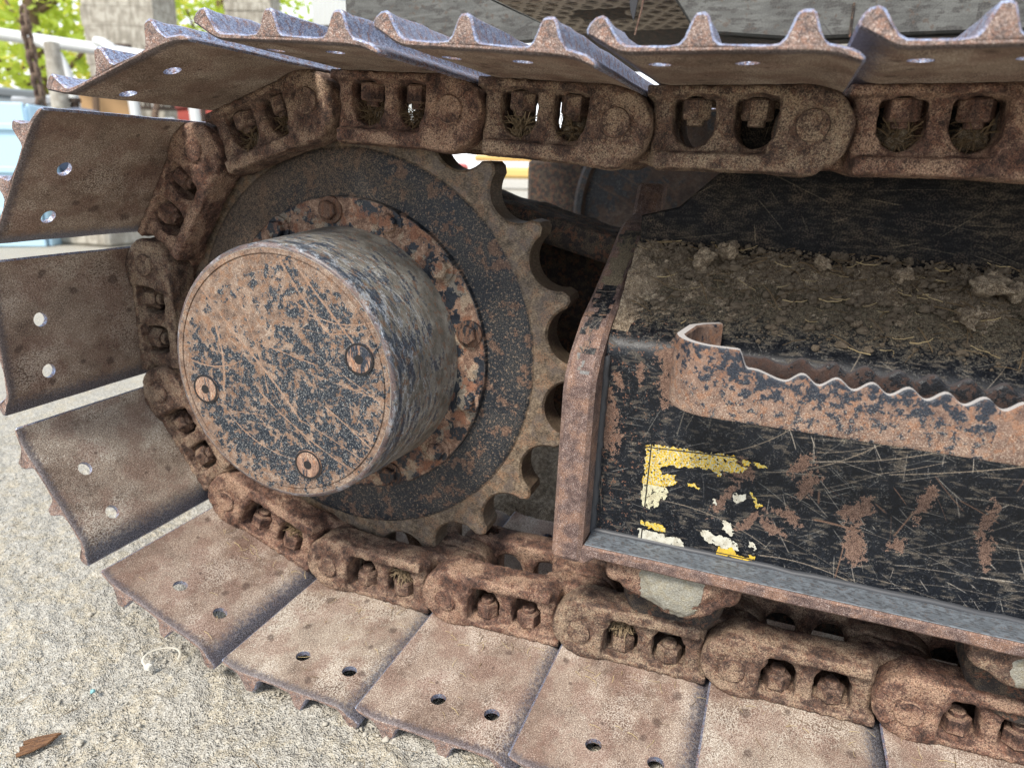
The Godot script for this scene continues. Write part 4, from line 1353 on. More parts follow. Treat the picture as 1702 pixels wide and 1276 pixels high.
# what is left of a yellow and white warning sticker: a thin foil torn to flakes, in frame coordinates
func build_sticker(f: Node3D) -> void:
	var w := 768
	var h := 768
	var x0 := -0.133; var x1 := -0.013; var y0 := -0.126; var y1 := -0.006
	var shapes := [
		[[-0.1275, -0.0215], [-0.1225, -0.018], [-0.1, -0.0172], [-0.075, -0.017], [-0.052, -0.0158], [-0.047, -0.018], [-0.05, -0.022], [-0.038, -0.0245], [-0.043, -0.0305], [-0.058, -0.0315], [-0.062, -0.0375], [-0.068, -0.032], [-0.078, -0.0325], [-0.086, -0.034], [-0.105, -0.036], [-0.1125, -0.039], [-0.112, -0.0445], [-0.107, -0.045], [-0.099, -0.0445], [-0.0975, -0.0495], [-0.1025, -0.0545], [-0.1065, -0.0555], [-0.104, -0.0665], [-0.109, -0.0705], [-0.1115, -0.0785], [-0.1185, -0.0805], [-0.1245, -0.0815], [-0.127, -0.078]],
		[[-0.088, -0.0485], [-0.0865, -0.0525], [-0.076, -0.053], [-0.081, -0.0495]],
		[[-0.048, -0.0515], [-0.0365, -0.0505], [-0.0365, -0.0545], [-0.043, -0.06], [-0.047, -0.0565]],
		[[-0.0345, -0.047], [-0.031, -0.0485], [-0.0215, -0.0595], [-0.026, -0.0605], [-0.0295, -0.054]],
		[[-0.0435, -0.0185], [-0.0375, -0.0185], [-0.038, -0.0225], [-0.0435, -0.022]],
		[[-0.0345, -0.0195], [-0.0265, -0.0185], [-0.0235, -0.021], [-0.0285, -0.0235], [-0.0345, -0.022]],
		[[-0.064, -0.061], [-0.0605, -0.0605], [-0.0605, -0.065], [-0.0635, -0.066]],
		[[-0.126, -0.0965], [-0.1165, -0.0955], [-0.101, -0.0985], [-0.1005, -0.1015], [-0.11, -0.102], [-0.1255, -0.1005]],
		[[-0.1265, -0.1045], [-0.11, -0.1035], [-0.1, -0.1065], [-0.095, -0.104], [-0.084, -0.1085], [-0.085, -0.1125], [-0.082, -0.115], [-0.083, -0.119], [-0.1, -0.1185], [-0.122, -0.1195], [-0.127, -0.1105]],
		[[-0.0705, -0.094], [-0.0625, -0.0925], [-0.056, -0.0955], [-0.045, -0.094], [-0.036, -0.1035], [-0.0385, -0.108], [-0.052, -0.105], [-0.064, -0.1035], [-0.069, -0.098]],
		[[-0.053, -0.0795], [-0.0475, -0.079], [-0.041, -0.0905], [-0.045, -0.0925], [-0.0515, -0.087]],
		[[-0.0545, -0.1065], [-0.042, -0.1045], [-0.035, -0.1105], [-0.0265, -0.1095], [-0.0215, -0.1065], [-0.0215, -0.1125], [-0.0285, -0.1155], [-0.044, -0.1135], [-0.055, -0.1155], [-0.0545, -0.1095]],
		[[-0.0285, -0.0945], [-0.022, -0.0965], [-0.0205, -0.1015], [-0.0265, -0.1]],
	]
	var polys := []
	for sh in shapes:
		var pv := PackedVector2Array()
		for p in sh:
			pv.append(Vector2((p[0] - x0) / (x1 - x0) * w, (y1 - p[1]) / (y1 - y0) * h))
		polys.append(pv)
	var im := Image.create(w, h, false, Image.FORMAT_RGBA8)
	im.fill(Color(0, 0, 0, 0))
	var fm: PackedByteArray = fields[MID]; var fs: PackedByteArray = fields[SMALL]; var ff: PackedByteArray = fields[FINE]; var fr: PackedByteArray = fields[RIDGE]
	for pi in polys.size():
		var pv: PackedVector2Array = polys[pi]
		var lo := Vector2(w, h); var hi := Vector2.ZERO
		for p in pv:
			lo = lo.min(p); hi = hi.max(p)
		for y in range(maxi(0, int(lo.y) - 6), mini(h, int(hi.y) + 7)):
			for x in range(maxi(0, int(lo.x) - 6), mini(w, int(hi.x) + 7)):
				var i := (y << 10) + x
				var wob := Vector2(fm[i] - 128, fm[(i + 300 * 1024 + 77) & 1048575] - 128) * 0.07 + Vector2(fs[i] - 128, fs[(i + 100 * 1024 + 7) & 1048575] - 128) * 0.012
				if not Geometry2D.is_point_in_polygon(Vector2(x, y) + wob, pv):
					continue
				# cracks and lost flakes
				var crack := fr[((y * 3 & 1023) << 10) + (x * 3 & 1023)]
				var lost := fm[(((y * 2 + 300) & 1023) << 10) + (x * 2 + 40 & 1023)] * 0.6 + fs[((y >> 1) << 10) + (x >> 1)] * 0.4
				if crack > (243 if pi == 0 else 251) or lost > (211.0 if pi == 0 else 236.0):
					continue
				var n := fs[(i + 51234) & 1048575] / 255.0
				var fx: float = x0 + (x1 - x0) * x / w
				var fy: float = y1 - (y1 - y0) * y / h
				var c := rgb8(198, 188, 120).lerp(rgb8(212, 172, 44), smoothstep(0.35, 0.65, n))
				if pi >= 8 and not (fy < -0.1145 and pi == 8) and pi != 11 or pi == 2 or pi == 6:
					c = rgb8(196, 194, 180)
				elif pi == 0 and fy < -0.058:
					c = rgb8(198, 194, 162)
				elif pi == 11 or pi == 8:
					c = rgb8(212, 176, 58)
				if pi == 0 and n < 0.3:
					c = rgb8(196, 192, 166)
				# printed black rule inside the rim
				if (pi == 0 and absf(fy + 0.0212 - (fx + 0.12) * 0.06) < 0.0006) or (absf(fx + 0.1232) < 0.0006 and (pi == 0 or pi == 8)) or (pi == 8 and absf(fy + 0.1148) < 0.0006) or (pi == 11 and absf(fy + 0.1118) < 0.0006):
					c = rgb8(40, 38, 34)
				c = c.lerp(rgb8(112, 98, 74), 0.5 * smoothstep(0.4, 1.0, (ff[i] * 0.5 + fm[i] * 0.5) / 255.0))
				im.set_pixel(x, y, c)
	var m := StandardMaterial3D.new()
	m.resource_name = "torn sticker"
	m.albedo_texture = ImageTexture.create_from_image(im)
	m.transparency = BaseMaterial3D.TRANSPARENCY_ALPHA_SCISSOR
	m.alpha_scissor_threshold = 0.5
	m.roughness = 0.5
	var s := PackedVector3Array()
	var uv := PackedVector2Array()
	quad(s, Vector3(x0, y0, 0.0121), Vector3(x1, y0, 0.0121), Vector3(x1, y1, 0.0121), Vector3(x0, y1, 0.0121))
	uv.append_array([Vector2(0, 1), Vector2(1, 1), Vector2(1, 0), Vector2(0, 1), Vector2(1, 0), Vector2(0, 0)])
	put("warning_sticker", finish(s, 30.0, uv), m, f).set_meta("label", "torn yellow and white remains of a warning sticker")

# ---------------------------------------------------------------- sprocket
func sprocket_outline() -> PackedVector2Array:
	var poly := ring_points(0.2578, 252)
	for k in 21:
		var c := Vector2.from_angle(deg_to_rad(93.32 + k * 360.0 / 21.0)) * 0.2578
		var cut := ring_points(0.0298, 40, c)
		# open the mouth of the valley outwards
		var d := c.normalized()
		var n := Vector2(-d.y, d.x)
		cut = Geometry2D.merge_polygons(cut, PackedVector2Array([c + n * 0.0296, c - n * 0.0296, c * 1.12 - n * 0.030, c * 1.12 + n * 0.030]))[0]
		poly = Geometry2D.clip_polygons(poly, cut)[0]
	poly = Geometry2D.offset_polygon(poly, -0.0062, Geometry2D.JOIN_ROUND)[0]
	poly = Geometry2D.offset_polygon(poly, 0.0062, Geometry2D.JOIN_ROUND)[0]
	# drop points closer than 0.7 mm
	var out := PackedVector2Array()
	for p in poly:
		if out.is_empty() or out[-1].distance_to(p) > 0.0008:
			out.append(p)
	if out[0].distance_to(out[-1]) < 0.0008:
		out.remove_at(out.size() - 1)
	return out

func planar(mesh_soup: PackedVector3Array, half: float) -> PackedVector2Array:
	var uv := PackedVector2Array()
	for p in mesh_soup:
		uv.append(Vector2((p.x + half) / (2.0 * half), (half - p.y) / (2.0 * half)))
	return uv

func build_sprocket() -> void:
	var t := base("drive_sprocket", "large toothed drive sprocket with worn black hub cover in the middle of the track loop", "sprocket")
	var s := PackedVector3Array()
	var out := sprocket_outline()
	plate_soup(s, out, -0.082, -0.0455, 0.0022)
	var face := PackedVector3Array()
	var flank := PackedVector3Array()
	for i in range(0, s.size(), 3):
		var fnv := (s[i + 1] - s[i]).cross(s[i + 2] - s[i]).normalized()
		var dst := face if absf(fnv.z) > 0.6 else flank
		dst.append(s[i]); dst.append(s[i + 1]); dst.append(s[i + 2])
	var tm := finish(face, 40.0, planar(face, 0.27))
	finish(flank, 40.0, PackedVector2Array(), tm)
	tm.surface_set_material(0, materials.sprocket)
	tm.surface_set_material(1, materials.worn)
	put("toothed_ring", tm, null, t)
	# web: raised disc with a soft shoulder
	s = PackedVector3Array()
	lathe_soup(s, [[0.214, -0.047], [0.2125, -0.0445], [0.2075, -0.0415], [0.19, -0.040], [0.13, -0.0395]], 120)
	put("web", finish(s, 40.0, planar(s, 0.27)), materials.sprocket, t)
	# bolted flange with a flaky face
	var fn := FastNoiseLite.new()
	fn.seed = 5
	fn.frequency = 45.0
	fn.fractal_octaves = 3
	s = PackedVector3Array()
	var prof := []
	prof.append([0.1642, -0.0397]); prof.append([0.1636, -0.034]); prof.append([0.1615, -0.0325])
	var rr := 0.158
	while rr > 0.122:
		prof.append([rr, -0.0322])
		rr -= 0.004
	lathe_soup(s, prof, 160)
	for i in s.size():
		if s[i].z > -0.0335:
			s[i].z += 0.0013 * smoothstep(-0.05, 0.15, fn.get_noise_3dv(s[i])) - 0.0004
	var fl := put("mounting_flange", finish(s, 40.0, planar(s, 0.27)), materials.sprocket, t)
	for k in 13:
		var a := deg_to_rad(122.5 - k * 360.0 / 13.0)
		var b := PackedVector3Array()
		var c := Vector3(cos(a) * 0.1498, sin(a) * 0.1498, -0.0315)
		var hex := ring_points(0.0102, 6, Vector2(c.x, c.y), k * 0.7)
		lathe_soup(b, [[0.0145, -0.002], [0.0142, 0.0015], [0.011, 0.0022], [0.0, 0.0022]], 20, c)
		plate_soup(b, hex, c.z + 0.0015, c.z + 0.0095, 0.0016)
		put("flange_bolt", finish(b, 30.0, planar(b, 0.27)), materials.bolt_rust if k % 3 == 1 else materials.sprocket, t)
	# hub
	s = PackedVector3Array()
	var body := [[0.133, -0.036], [0.1328, -0.03]]
	for k in 14:
		body.append([lerpf(0.1325, 0.1262, k / 13.0), lerpf(-0.025, 0.080, k / 13.0)])
	for k in 6:
		var a := deg_to_rad(90.0 * (k + 1) / 6.0)
		body.append([0.1212 + 0.005 * cos(a), 0.0815 + 0.005 * sin(a)])
	var uv := lathe_soup(s, body, 140, Vector3.ZERO, PackedVector2Array(), true)
	for i in uv.size():
		uv[i] = Vector2(uv[i].x * 2.0, uv[i].y / 0.125)
	var hub := put("hub", finish(s, 40.0, uv), materials.drum_side, t)
	s = PackedVector3Array()
	lathe_soup(s, [[0.1212, 0.0865], [0.1166, 0.0868], [0.1162, 0.0856], [0.1154, 0.0856], [0.115, 0.0870], [0.09, 0.0874], [0.0, 0.0876]], 140)
	var cov := put("hub_cover", finish(s, 30.0, planar(s, 0.1215)), materials.drum_face, hub)
	for p in [[0.0912, 0.0265], [-0.0897, -0.0233], [0.0275, -0.0865]]:
		s = PackedVector3Array()
		lathe_soup(s, [[0.0152, 0.0872], [0.0149, 0.0888], [0.0144, 0.0888], [0.0139, 0.0862], [0.0134, 0.0862], [0.0131, 0.0886], [0.0125, 0.0892], [0.0045, 0.0893], [0.0042, 0.0888], [0.004, 0.082], [0.0, 0.082]], 40, Vector3(p[0], p[1], 0.0))
		var plug := put("drain_plug", finish(s, 30.0), materials.plug, hub)
		s = PackedVector3Array()
		lathe_soup(s, [[0.0150, 0.0874], [0.0149, 0.0890], [0.0132, 0.0890], [0.0131, 0.0874]], 40, Vector3(p[0], p[1], 0.0))
		put("groove", finish(s, 30.0), materials.soot, plug)
		s = PackedVector3Array()
		lathe_soup(s, [[0.0046, 0.0894], [0.0, 0.0894]], 12, Vector3(p[0], p[1], 0.0))
		put("socket", finish(s, 30.0), materials.soot, plug)

# ---------------------------------------------------------------- track
func link_field(fn: FastNoiseLite) -> Callable:
	return func(p: Vector3) -> float:
		var q := Vector2(p.x, p.y)
		var boss2 := q.distance_to(Vector2(0.0745, -0.0025)) - 0.0325
		var core2 := sd_box2(q, Vector2(0.016, -0.0025), Vector2(0.060, 0.0325), 0.006)
		var web := smax(core2, absf(p.z + 0.0245) - 0.0125, 0.004)
		var bossr := smax(smin(boss2, sd_box2(q, Vector2(0.066, -0.004), Vector2(0.014, 0.031), 0.006), 0.01), absf(p.z + 0.0185) - 0.018, 0.007)
		var rail := smax(sd_box2(q, Vector2(0.02, -0.0285), Vector2(0.064, 0.0068), 0.003), absf(p.z + 0.019) - 0.0178, 0.005)
		var seat := smax(sd_box2(q, Vector2(0.012, 0.0258), Vector2(0.066, 0.0042), 0.002), absf(p.z + 0.022) - 0.0165, 0.004)
		var tail2 := minf(q.distance_to(Vector2(-0.0765, -0.002)) - 0.0305, sd_box2(q, Vector2(-0.058, -0.003), Vector2(0.022, 0.0295), 0.006))
		var tail := smax(tail2, absf(p.z + 0.0475) - 0.0145, 0.006)
		var neck := smax(sd_box2(q, Vector2(-0.037, -0.003), Vector2(0.012, 0.0290), 0.006), absf(p.z + 0.036) - 0.022, 0.008)
		var d := smin(web, bossr, 0.007)
		d = smin(d, rail, 0.005)
		d = smin(d, seat, 0.005)
		d = smin(d, tail, 0.008)
		d = smin(d, neck, 0.008)
		# two windows: straight on the shoe's side, round on the rail's side
		for c in [-0.0145, 0.0345]:
			var win := sd_box2(q, Vector2(c, 0.010), Vector2(0.0168, 0.0095), 0.003)
			var ell := Vector2((q.x - c) / 0.0168, (q.y - 0.002) / 0.0200).length()
			win = minf(win, (ell - 1.0) * 0.0165)
			d = smax(d, -win, 0.005)
		# shallow groove round the pin
		var ring := absf(q.distance_to(Vector2(0.077, 0.0)) - 0.0138) - 0.0012
		d = smax(d, -smax(ring, -p.z - 0.002, 0.001), 0.001)
		return d + fn.get_noise_3dv(p) * 0.0011

func shoe_mesh() -> Array:
	# profile in (t, n): inner side from the overlapped end to the lip, then the outer side back
	var inner := [[-0.0632, 0.0415], [-0.058, 0.0388], [-0.053, 0.0362], [-0.0475, 0.0333], [-0.0425, 0.0312], [-0.0375, 0.0302], [-0.0338, 0.03], [-0.0158, 0.03], [-0.004, 0.03], [0.010, 0.03], [0.0218, 0.03], [0.0398, 0.03], [0.052, 0.03], [0.065, 0.0299], [0.074, 0.0292], [0.082, 0.0279], [0.089, 0.026], [0.0945, 0.0240]]
	var outer := [[0.0962, 0.0252], [0.0955, 0.0272], [0.0925, 0.0294], [0.0887, 0.0312], [0.0825, 0.0328], [0.0765, 0.0340], [0.0735, 0.0362], [0.0712, 0.0405], [0.0692, 0.046], [0.0678, 0.0495], [0.0655, 0.0513], [0.061, 0.0517], [0.0582, 0.0508], [0.0565, 0.048], [0.0548, 0.043], [0.0525, 0.0378], [0.0498, 0.0352], [0.046, 0.0346], [0.0398, 0.0346], [0.0218, 0.0346], [0.0168, 0.035], [0.0138, 0.0372], [0.0118, 0.042], [0.0103, 0.047], [0.0088, 0.0502], [0.006, 0.0517], [0.0015, 0.0514], [-0.0005, 0.049], [-0.002, 0.0445], [-0.004, 0.039], [-0.0068, 0.0358], [-0.011, 0.0347], [-0.0158, 0.0346], [-0.0338, 0.0347], [-0.0385, 0.0352], [-0.0425, 0.0375], [-0.046, 0.042], [-0.0492, 0.0472], [-0.052, 0.0506], [-0.055, 0.0519], [-0.059, 0.0514], [-0.0622, 0.0485], [-0.064, 0.0445]]
	var zs := [0.155, 0.1534, 0.150, 0.14, 0.13, 0.119, 0.101, 0.085, 0.06, 0.035, 0.01, -0.02, -0.0625, -0.1, -0.15, -0.2, -0.226, -0.244, -0.26, -0.275, -0.2788, -0.280]
	var prof := inner + outer
	var ni := inner.size()
	var np := prof.size()
	var flat := PackedVector2Array()
	for p in prof:
		flat.append(Vector2(p[0], p[1]))
	var inset := PackedVector2Array()
	for i in np:
		var d0 := (flat[i] - flat[(i + np - 1) % np]).normalized()
		var d1 := (flat[(i + 1) % np] - flat[i]).normalized()
		inset.append(flat[i] + (Vector2(-d0.y, d0.x) + Vector2(-d1.y, d1.x)).normalized() * 0.0014)
	var fn := FastNoiseLite.new()
	fn.seed = 12
	fn.frequency = 22.0
	fn.fractal_octaves = 3
	var at := func(i: int, k: int) -> Vector3:
		var end: bool = k == 0 or k == zs.size() - 1
		var p := inset[i] if end else flat[i]
		var z: float = zs[k]
		var v := Vector3(p.x, p.y, z)
		var w := fn.get_noise_3dv(v)
		v.y += w * 0.0009
		if i >= ni:
			v.x += fn.get_noise_3dv(v + Vector3(3, 1, 0)) * 0.001
			if p.y > 0.047:
				v.y += fn.get_noise_3dv(v * 2.0 + Vector3(7, 0, 0)) * 0.0016
		if k < 2 or k > zs.size() - 3:
			v.z += fn.get_noise_3dv(Vector3(p.x * 1.5, p.y, 4.0)) * 0.0022
		return v
	var si := PackedVector3Array()
	var so := PackedVector3Array()
	var se := PackedVector3Array()
	var holes := []
	for i in np - 1:
		var xa: float = prof[i][0]; var xb: float = prof[i + 1][0]
		for c in [-0.0248, 0.0308]:
			if absf(absf(xa - xb) - 0.018) < 0.0002 and absf((xa + xb) * 0.5 - c) < 0.0003:
				holes.append(i)
	for i in np:
		var j := (i + 1) % np
		for k in zs.size() - 1:
			var hole := false
			if k in [5, 16]:
				hole = holes.has(i)
			var a: Vector3 = at.call(i, k); var b: Vector3 = at.call(j, k); var c: Vector3 = at.call(j, k + 1); var d: Vector3 = at.call(i, k + 1)
			var dst := si if i < ni - 1 else so
			if hole:
				var mid := (a + b + c + d) * 0.25
				var n := 20
				var other := 0.03 if i >= ni else 0.0346
				for q in n:
					var e := []
					for w in [q, q + 1]:
						var dir := Vector2.from_angle(TAU * w / n + PI / 4.0)
						var sq := dir / maxf(absf(dir.x), absf(dir.y))
						# bilinear point on the rim of the cell
						var fu := (sq.x + 1.0) * 0.5
						var fv := (sq.y + 1.0) * 0.5
						var rim: Vector3 = a.lerp(b, fu).lerp(d.lerp(c, fu), fv)
						var ab := (b - a).normalized()
						var circ := mid + Vector3(ab.x, ab.y, 0) * dir.x * 0.0075 + Vector3(0, 0, -1) * dir.y * 0.0075
						e.append(rim); e.append(circ)
					quad(dst, e[0], e[2], e[3], e[1])
					if i < ni:
						var p0: Vector3 = e[1]; var p1: Vector3 = e[3]
						quad(so, p0, p1, Vector3(p1.x, other, p1.z), Vector3(p0.x, other, p0.z))
			else:
				quad(dst, a, b, c, d)
	# ends
	var tri := Geometry2D.triangulate_polygon(inset)
	for i in range(0, tri.size(), 3):
		var ids := [tri[i], tri[i + 1], tri[i + 2]]
		if (inset[ids[1]] - inset[ids[0]]).cross(inset[ids[2]] - inset[ids[0]]) < 0:
			ids = [tri[i], tri[i + 2], tri[i + 1]]
		for k in ids:
			se.append(at.call(k, 0))
		for k in [ids[0], ids[2], ids[1]]:
			se.append(at.call(k, zs.size() - 1))
	var uv := PackedVector2Array()
	for p in si:
		uv.append(Vector2((0.155 - p.z) / 0.435, (p.x + 0.064) / 0.16))
	var m := finish(si, 50.0, uv)
	finish(so, 38.0, PackedVector2Array(), m)
	finish(se, 38.0, PackedVector2Array(), m)
	return [m]

var nut_mesh: ArrayMesh
var link_mesh: ArrayMesh
var link_far: ArrayMesh

func build_track() -> void:
	var fn := FastNoiseLite.new()
	fn.seed = 77
	fn.frequency = 110.0
	fn.fractal_octaves = 2
	var field := link_field(fn)
	link_mesh = nets(field, Vector3(-0.112, -0.041, -0.067), Vector3(0.112, 0.035, 0.004), 0.0019)
	var mirrored := func(p: Vector3) -> float: return field.call(Vector3(p.x, p.y, -0.125 - p.z))
	link_far = nets(mirrored, Vector3(-0.112, -0.041, -0.13), Vector3(0.112, 0.035, -0.058), 0.0036)
	var shoe: ArrayMesh = shoe_mesh()[0]
	# nut and bolt end, hanging down -y from its seat
	var s := PackedVector3Array()
	var down := Transform3D(Basis(Vector3(1, 0, 0), Vector3(0, 0, 1), Vector3(0, -1, 0)), Vector3.ZERO)
	plate_soup(s, ring_points(0.0128, 6, Vector2.ZERO, 0.3), 0.0, 0.0165, 0.0018, down)
	var b := PackedVector3Array()
	lathe_soup(b, [[0.0072, 0.015], [0.007, 0.0205], [0.0058, 0.0215], [0.0, 0.0215]], 18)
	for p in b:
		s.append(down * p)
	nut_mesh = finish(s, 32.0)
	var pin := lathe([[0.0128, -0.006], [0.0126, -0.0006], [0.0118, 0.0008], [0.0075, 0.0012], [0.007, 0.0007], [0.0, 0.0006]], 36)
	var bush := lathe([[0.0, -0.094], [0.029, -0.094], [0.029, -0.031], [0.0, -0.031]], 36)
	var names := {
		-7: "track segment farthest right on the top run, outside the picture",
		-6: "track segment just outside the right edge on the top run",
		10: "track segment just outside the right edge on the lower run",
		11: "track segment farthest right on the lower run, outside the picture",
		-5: "track segment at the right edge of the top run, mostly cut off",
		-4: "rusty track segment at the top right corner, straw behind its two nuts",
		-3: "top run track segment with daylight through its windows, above the inner wall",
		-2: "top run track segment with straw packed beside its nuts, right of the sprocket top",
		-1: "top run track segment over the first free sprocket tooth, left of the straw packed one",
		0: "tilted track segment at the upper left of the sprocket with a sloping shoe underside",
		1: "upper left track segment whose brown shoe stands nearly upright beside the bright gap",
		2: "leftmost track segment, brown shoe level with the hub cover's upper half",
		3: "track segment left of the hub cover's lower half, shoe slanting down to the ground",
		4: "track segment below the hub cover at the lower left, shoe corner near the zip tie",
		5: "lower track segment under the sprocket, second shoe right of the zip tie",
		6: "lower track segment in the bottom middle, clean nuts in both windows",
		7: "lower track segment under the grey roller bracket, straw on its left nut",
		8: "lower track segment right of the grey roller bracket, below the frame's dark gap",
		9: "lower track segment in the bottom right corner of the picture",
	}
	var first: Node3D = null
	for k in range(-7, 12):
		var p0 := Vector2(PINS[k + 7][0], PINS[k + 7][1])
		var p1 := Vector2(PINS[k + 8][0], PINS[k + 8][1])
		var t := (p0 - p1).normalized()
		var o: Node3D
		var li: StandardMaterial3D = materials["link%d" % posmod(k, 5)]
		if first == null:
			o = Node3D.new()
			o.name = numbered("track_segment")
			add_child(o)
			var sh := put("shoe", shoe, null, o)
			sh.material_override = null
			var ol := put("outer_link", link_mesh, li, o)
			put("pin", pin, li, ol, Vector3(0.077, 0, 0))
			put("inner_link", link_far, li, o)
			put("bushing", bush, materials.worn, o, Vector3(0.077, 0, 0))
			for x in [-0.0145, 0.0345]:
				var nn := put("nut", nut_mesh, li, o, Vector3(x, 0.0205, -0.0235))
				nn.rotation.y = 0.4 if x > 0 else 1.1
			first = o
		else:
			o = first.duplicate()
			o.name = numbered("track_segment")
			add_child(o)
		var sh2: MeshInstance3D = o.get_node("shoe")
		sh2.set_surface_override_material(0, materials["shoe_of%d" % k])
		sh2.set_surface_override_material(1, materials["steel%d" % posmod(k, 5)])
		sh2.set_surface_override_material(2, materials.edge)
		for c in o.get_children():
			if c.name != "shoe" and c.name != "bushing":
				c.material_override = li
				for c2 in c.get_children():
					c2.material_override = li
		o.transform = Transform3D(Basis(Vector3(0, 0, 1), t.angle()), Vector3((p0.x + p1.x) * 0.5, (p0.y + p1.y) * 0.5, 0))
		tag(o, names[k], "track segment", "track segments of the chain")

# ---------------------------------------------------------------- rollers under the frame
func build_rollers() -> void:
	var xf := frame_xf()
	var lbl := ["bottom roller with a chipped white and rusty end bracket under the frame, left", "bottom roller with a rusty end bracket at the right edge, under the frame", "bottom roller beyond the right edge of the picture, under the frame"]
	for k in 3:
		var at := xf * Vector3(-0.09 + k * 0.305, -0.128, 0.0)
		var o := base("track_roller", lbl[k], "track roller", at, "rollers under the track frame")
		o.rotation.z = deg_to_rad(-1.8)
		var fn := FastNoiseLite.new()
		fn.seed = 30 + k
		fn.frequency = 45.0
		fn.fractal_octaves = 3
		# end bracket: a thick lug with a round nose, hung from the flange
		var f := func(p: Vector3) -> float:
			var q := Vector2(p.x, p.y)
			var a := sd_box2(q, Vector2(0.0, -0.012), Vector2(0.062, 0.018), 0.01)
			var c := q.distance_to(Vector2(0.012, -0.014)) - 0.039
			var c2 := q.distance_to(Vector2(-0.028, -0.018)) - 0.022
			var lug := smin(smin(a, c, 0.012), c2, 0.01)
			lug = smax(lug, p.y - 0.004, 0.004)
			var d := smax(lug, absf(p.z - 0.012) - 0.016, 0.008)
			var cap := smax(q.distance_to(Vector2(0.008, -0.014)) - 0.03, absf(p.z - 0.02) - 0.0125, 0.006)
			d = smin(d, cap, 0.004)
			return d + fn.get_noise_3dv(p) * 0.0022
		var br := put("end_bracket", nets(f, Vector3(-0.075, -0.065, -0.012), Vector3(0.075, 0.008, 0.042), 0.0026), materials["link%d" % (k + 1)], o)
		var pc := func(p: Vector3) -> float:
			var q := Vector2(p.x, p.y)
			var w := fn.get_noise_3dv(p * 0.9 + Vector3(4, 2, 0))
			return maxf(f.call(p) - 0.0007, q.distance_to(Vector2(0.0, -0.018)) - 0.031 - w * 0.013)
		put("paint_crust", nets(pc, Vector3(-0.055, -0.065, 0.0), Vector3(0.055, 0.008, 0.042), 0.002), materials.crust, br)
		put("roller_body", lathe([[0.0, -0.14], [0.044, -0.14], [0.05, -0.132], [0.05, -0.118], [0.034, -0.112], [0.034, -0.058], [0.05, -0.052], [0.05, -0.016], [0.044, -0.008], [0.0, -0.008]], 48), materials.dark, o, Vector3(0, -0.052, 0))
	# final drive support between sprocket and frame
	var m := base("drive_support", "dark dirty support beam between the sprocket and the frame end plate", "support beam", Vector3(0.1, 0.0, -0.2))
	var back := PackedVector2Array([Vector2(-0.1, -0.14), Vector2(0.2, -0.14), Vector2(0.2, 0.09), Vector2(0.06, 0.125), Vector2(-0.1, 0.16)])
	put("cheek_plate", plate(back, -0.06, -0.04, 0.003), materials.dark, m)
	var fb := FastNoiseLite.new()
	fb.seed = 8
	fb.frequency = 30.0
	fb.fractal_octaves = 4
	var beam := func(p: Vector3) -> float:
		var a := Vector3(-0.1, 0.188, 0.0)
		var b := Vector3(0.19, 0.112, 0.0)
		var u := clampf((p.x - a.x) / (b.x - a.x), 0.0, 1.0)
		var cy := lerpf(a.y, b.y, u)
		var d := sd_box2(Vector2(p.y, p.z), Vector2(cy - 0.008, 0.012), Vector2(0.016, 0.05), 0.006)
		return smax(d, absf(p.x - 0.045) - 0.145, 0.004) + fb.get_noise_3dv(p) * 0.005 * smoothstep(-0.002, 0.02, p.y - cy + 0.012)
	put("beam", nets(beam, Vector3(-0.11, 0.07, -0.05), Vector3(0.2, 0.21, 0.075), 0.0045), materials.dark, m)
	# round housing of the middle of the undercarriage, black paint gone to rust
	var h := base("swing_housing", "round rusty black housing of the undercarriage seen past the sprocket teeth", "housing", Vector3(0.25, 0.1, -1.0))
	var hs := PackedVector3Array()
	lathe_soup(hs, [[0.27, -0.2], [0.27, 0.0], [0.262, 0.008], [0.25, 0.008], [0.246, -0.01], [0.0, -0.012]], 72)
	put("drum", finish(hs, 40.0), materials.rusty_paint, h)
	put("cross_member", box_mesh(Vector3(-0.395, -0.3, -0.12), Vector3(-0.24, 0.12, -0.03), 0.01), materials.dark, h)
	put("cross_member", box_mesh(Vector3(0.2, -0.2, -0.1), Vector3(1.2, 0.2, 0.05), 0.01), materials.dark, h)

# ---------------------------------------------------------------- dirt and straw
func straw_mesh(seed_value: int, ln: float) -> ArrayMesh:
	var rng := RandomNumberGenerator.new()
	rng.seed = seed_value
	var p := PackedVector3Array()
	var d := Vector3(1, 0, 0)
	var at := Vector3.ZERO
	for k in 6:
		p.append(at)
		d = (d + Vector3(0, rng.randfn(0, 0.12), rng.randfn(0, 0.25))).normalized()
		at += d * ln / 5.0
	return tube(p, 0.0006, 0.0003, 4, 0.6)

func scatter(called: String, label: String, cat: String, mesh: Mesh, mat: Material, list: Array) -> void:
	var mm := MultiMesh.new()
	mm.transform_format = MultiMesh.TRANSFORM_3D
	mm.mesh = mesh
	mm.instance_count = list.size()
	for i in list.size():
		mm.set_instance_transform(i, list[i])
	var o := MultiMeshInstance3D.new()
	o.name = numbered(called)
	o.multimesh = mm
	o.material_override = mat
	add_child(o)
	tag(o, label, cat)
	kind(o, "stuff")

func slope_point(x: float, s: float) -> Vector3:
	# s metres up the slope from the bend, in frame axes
	var p := frame_path()
	var e := p[15]
	var d := Vector2(-0.094, 0.056).normalized()
	var q := e + d * s
	return Vector3(x, q.y, q.x)

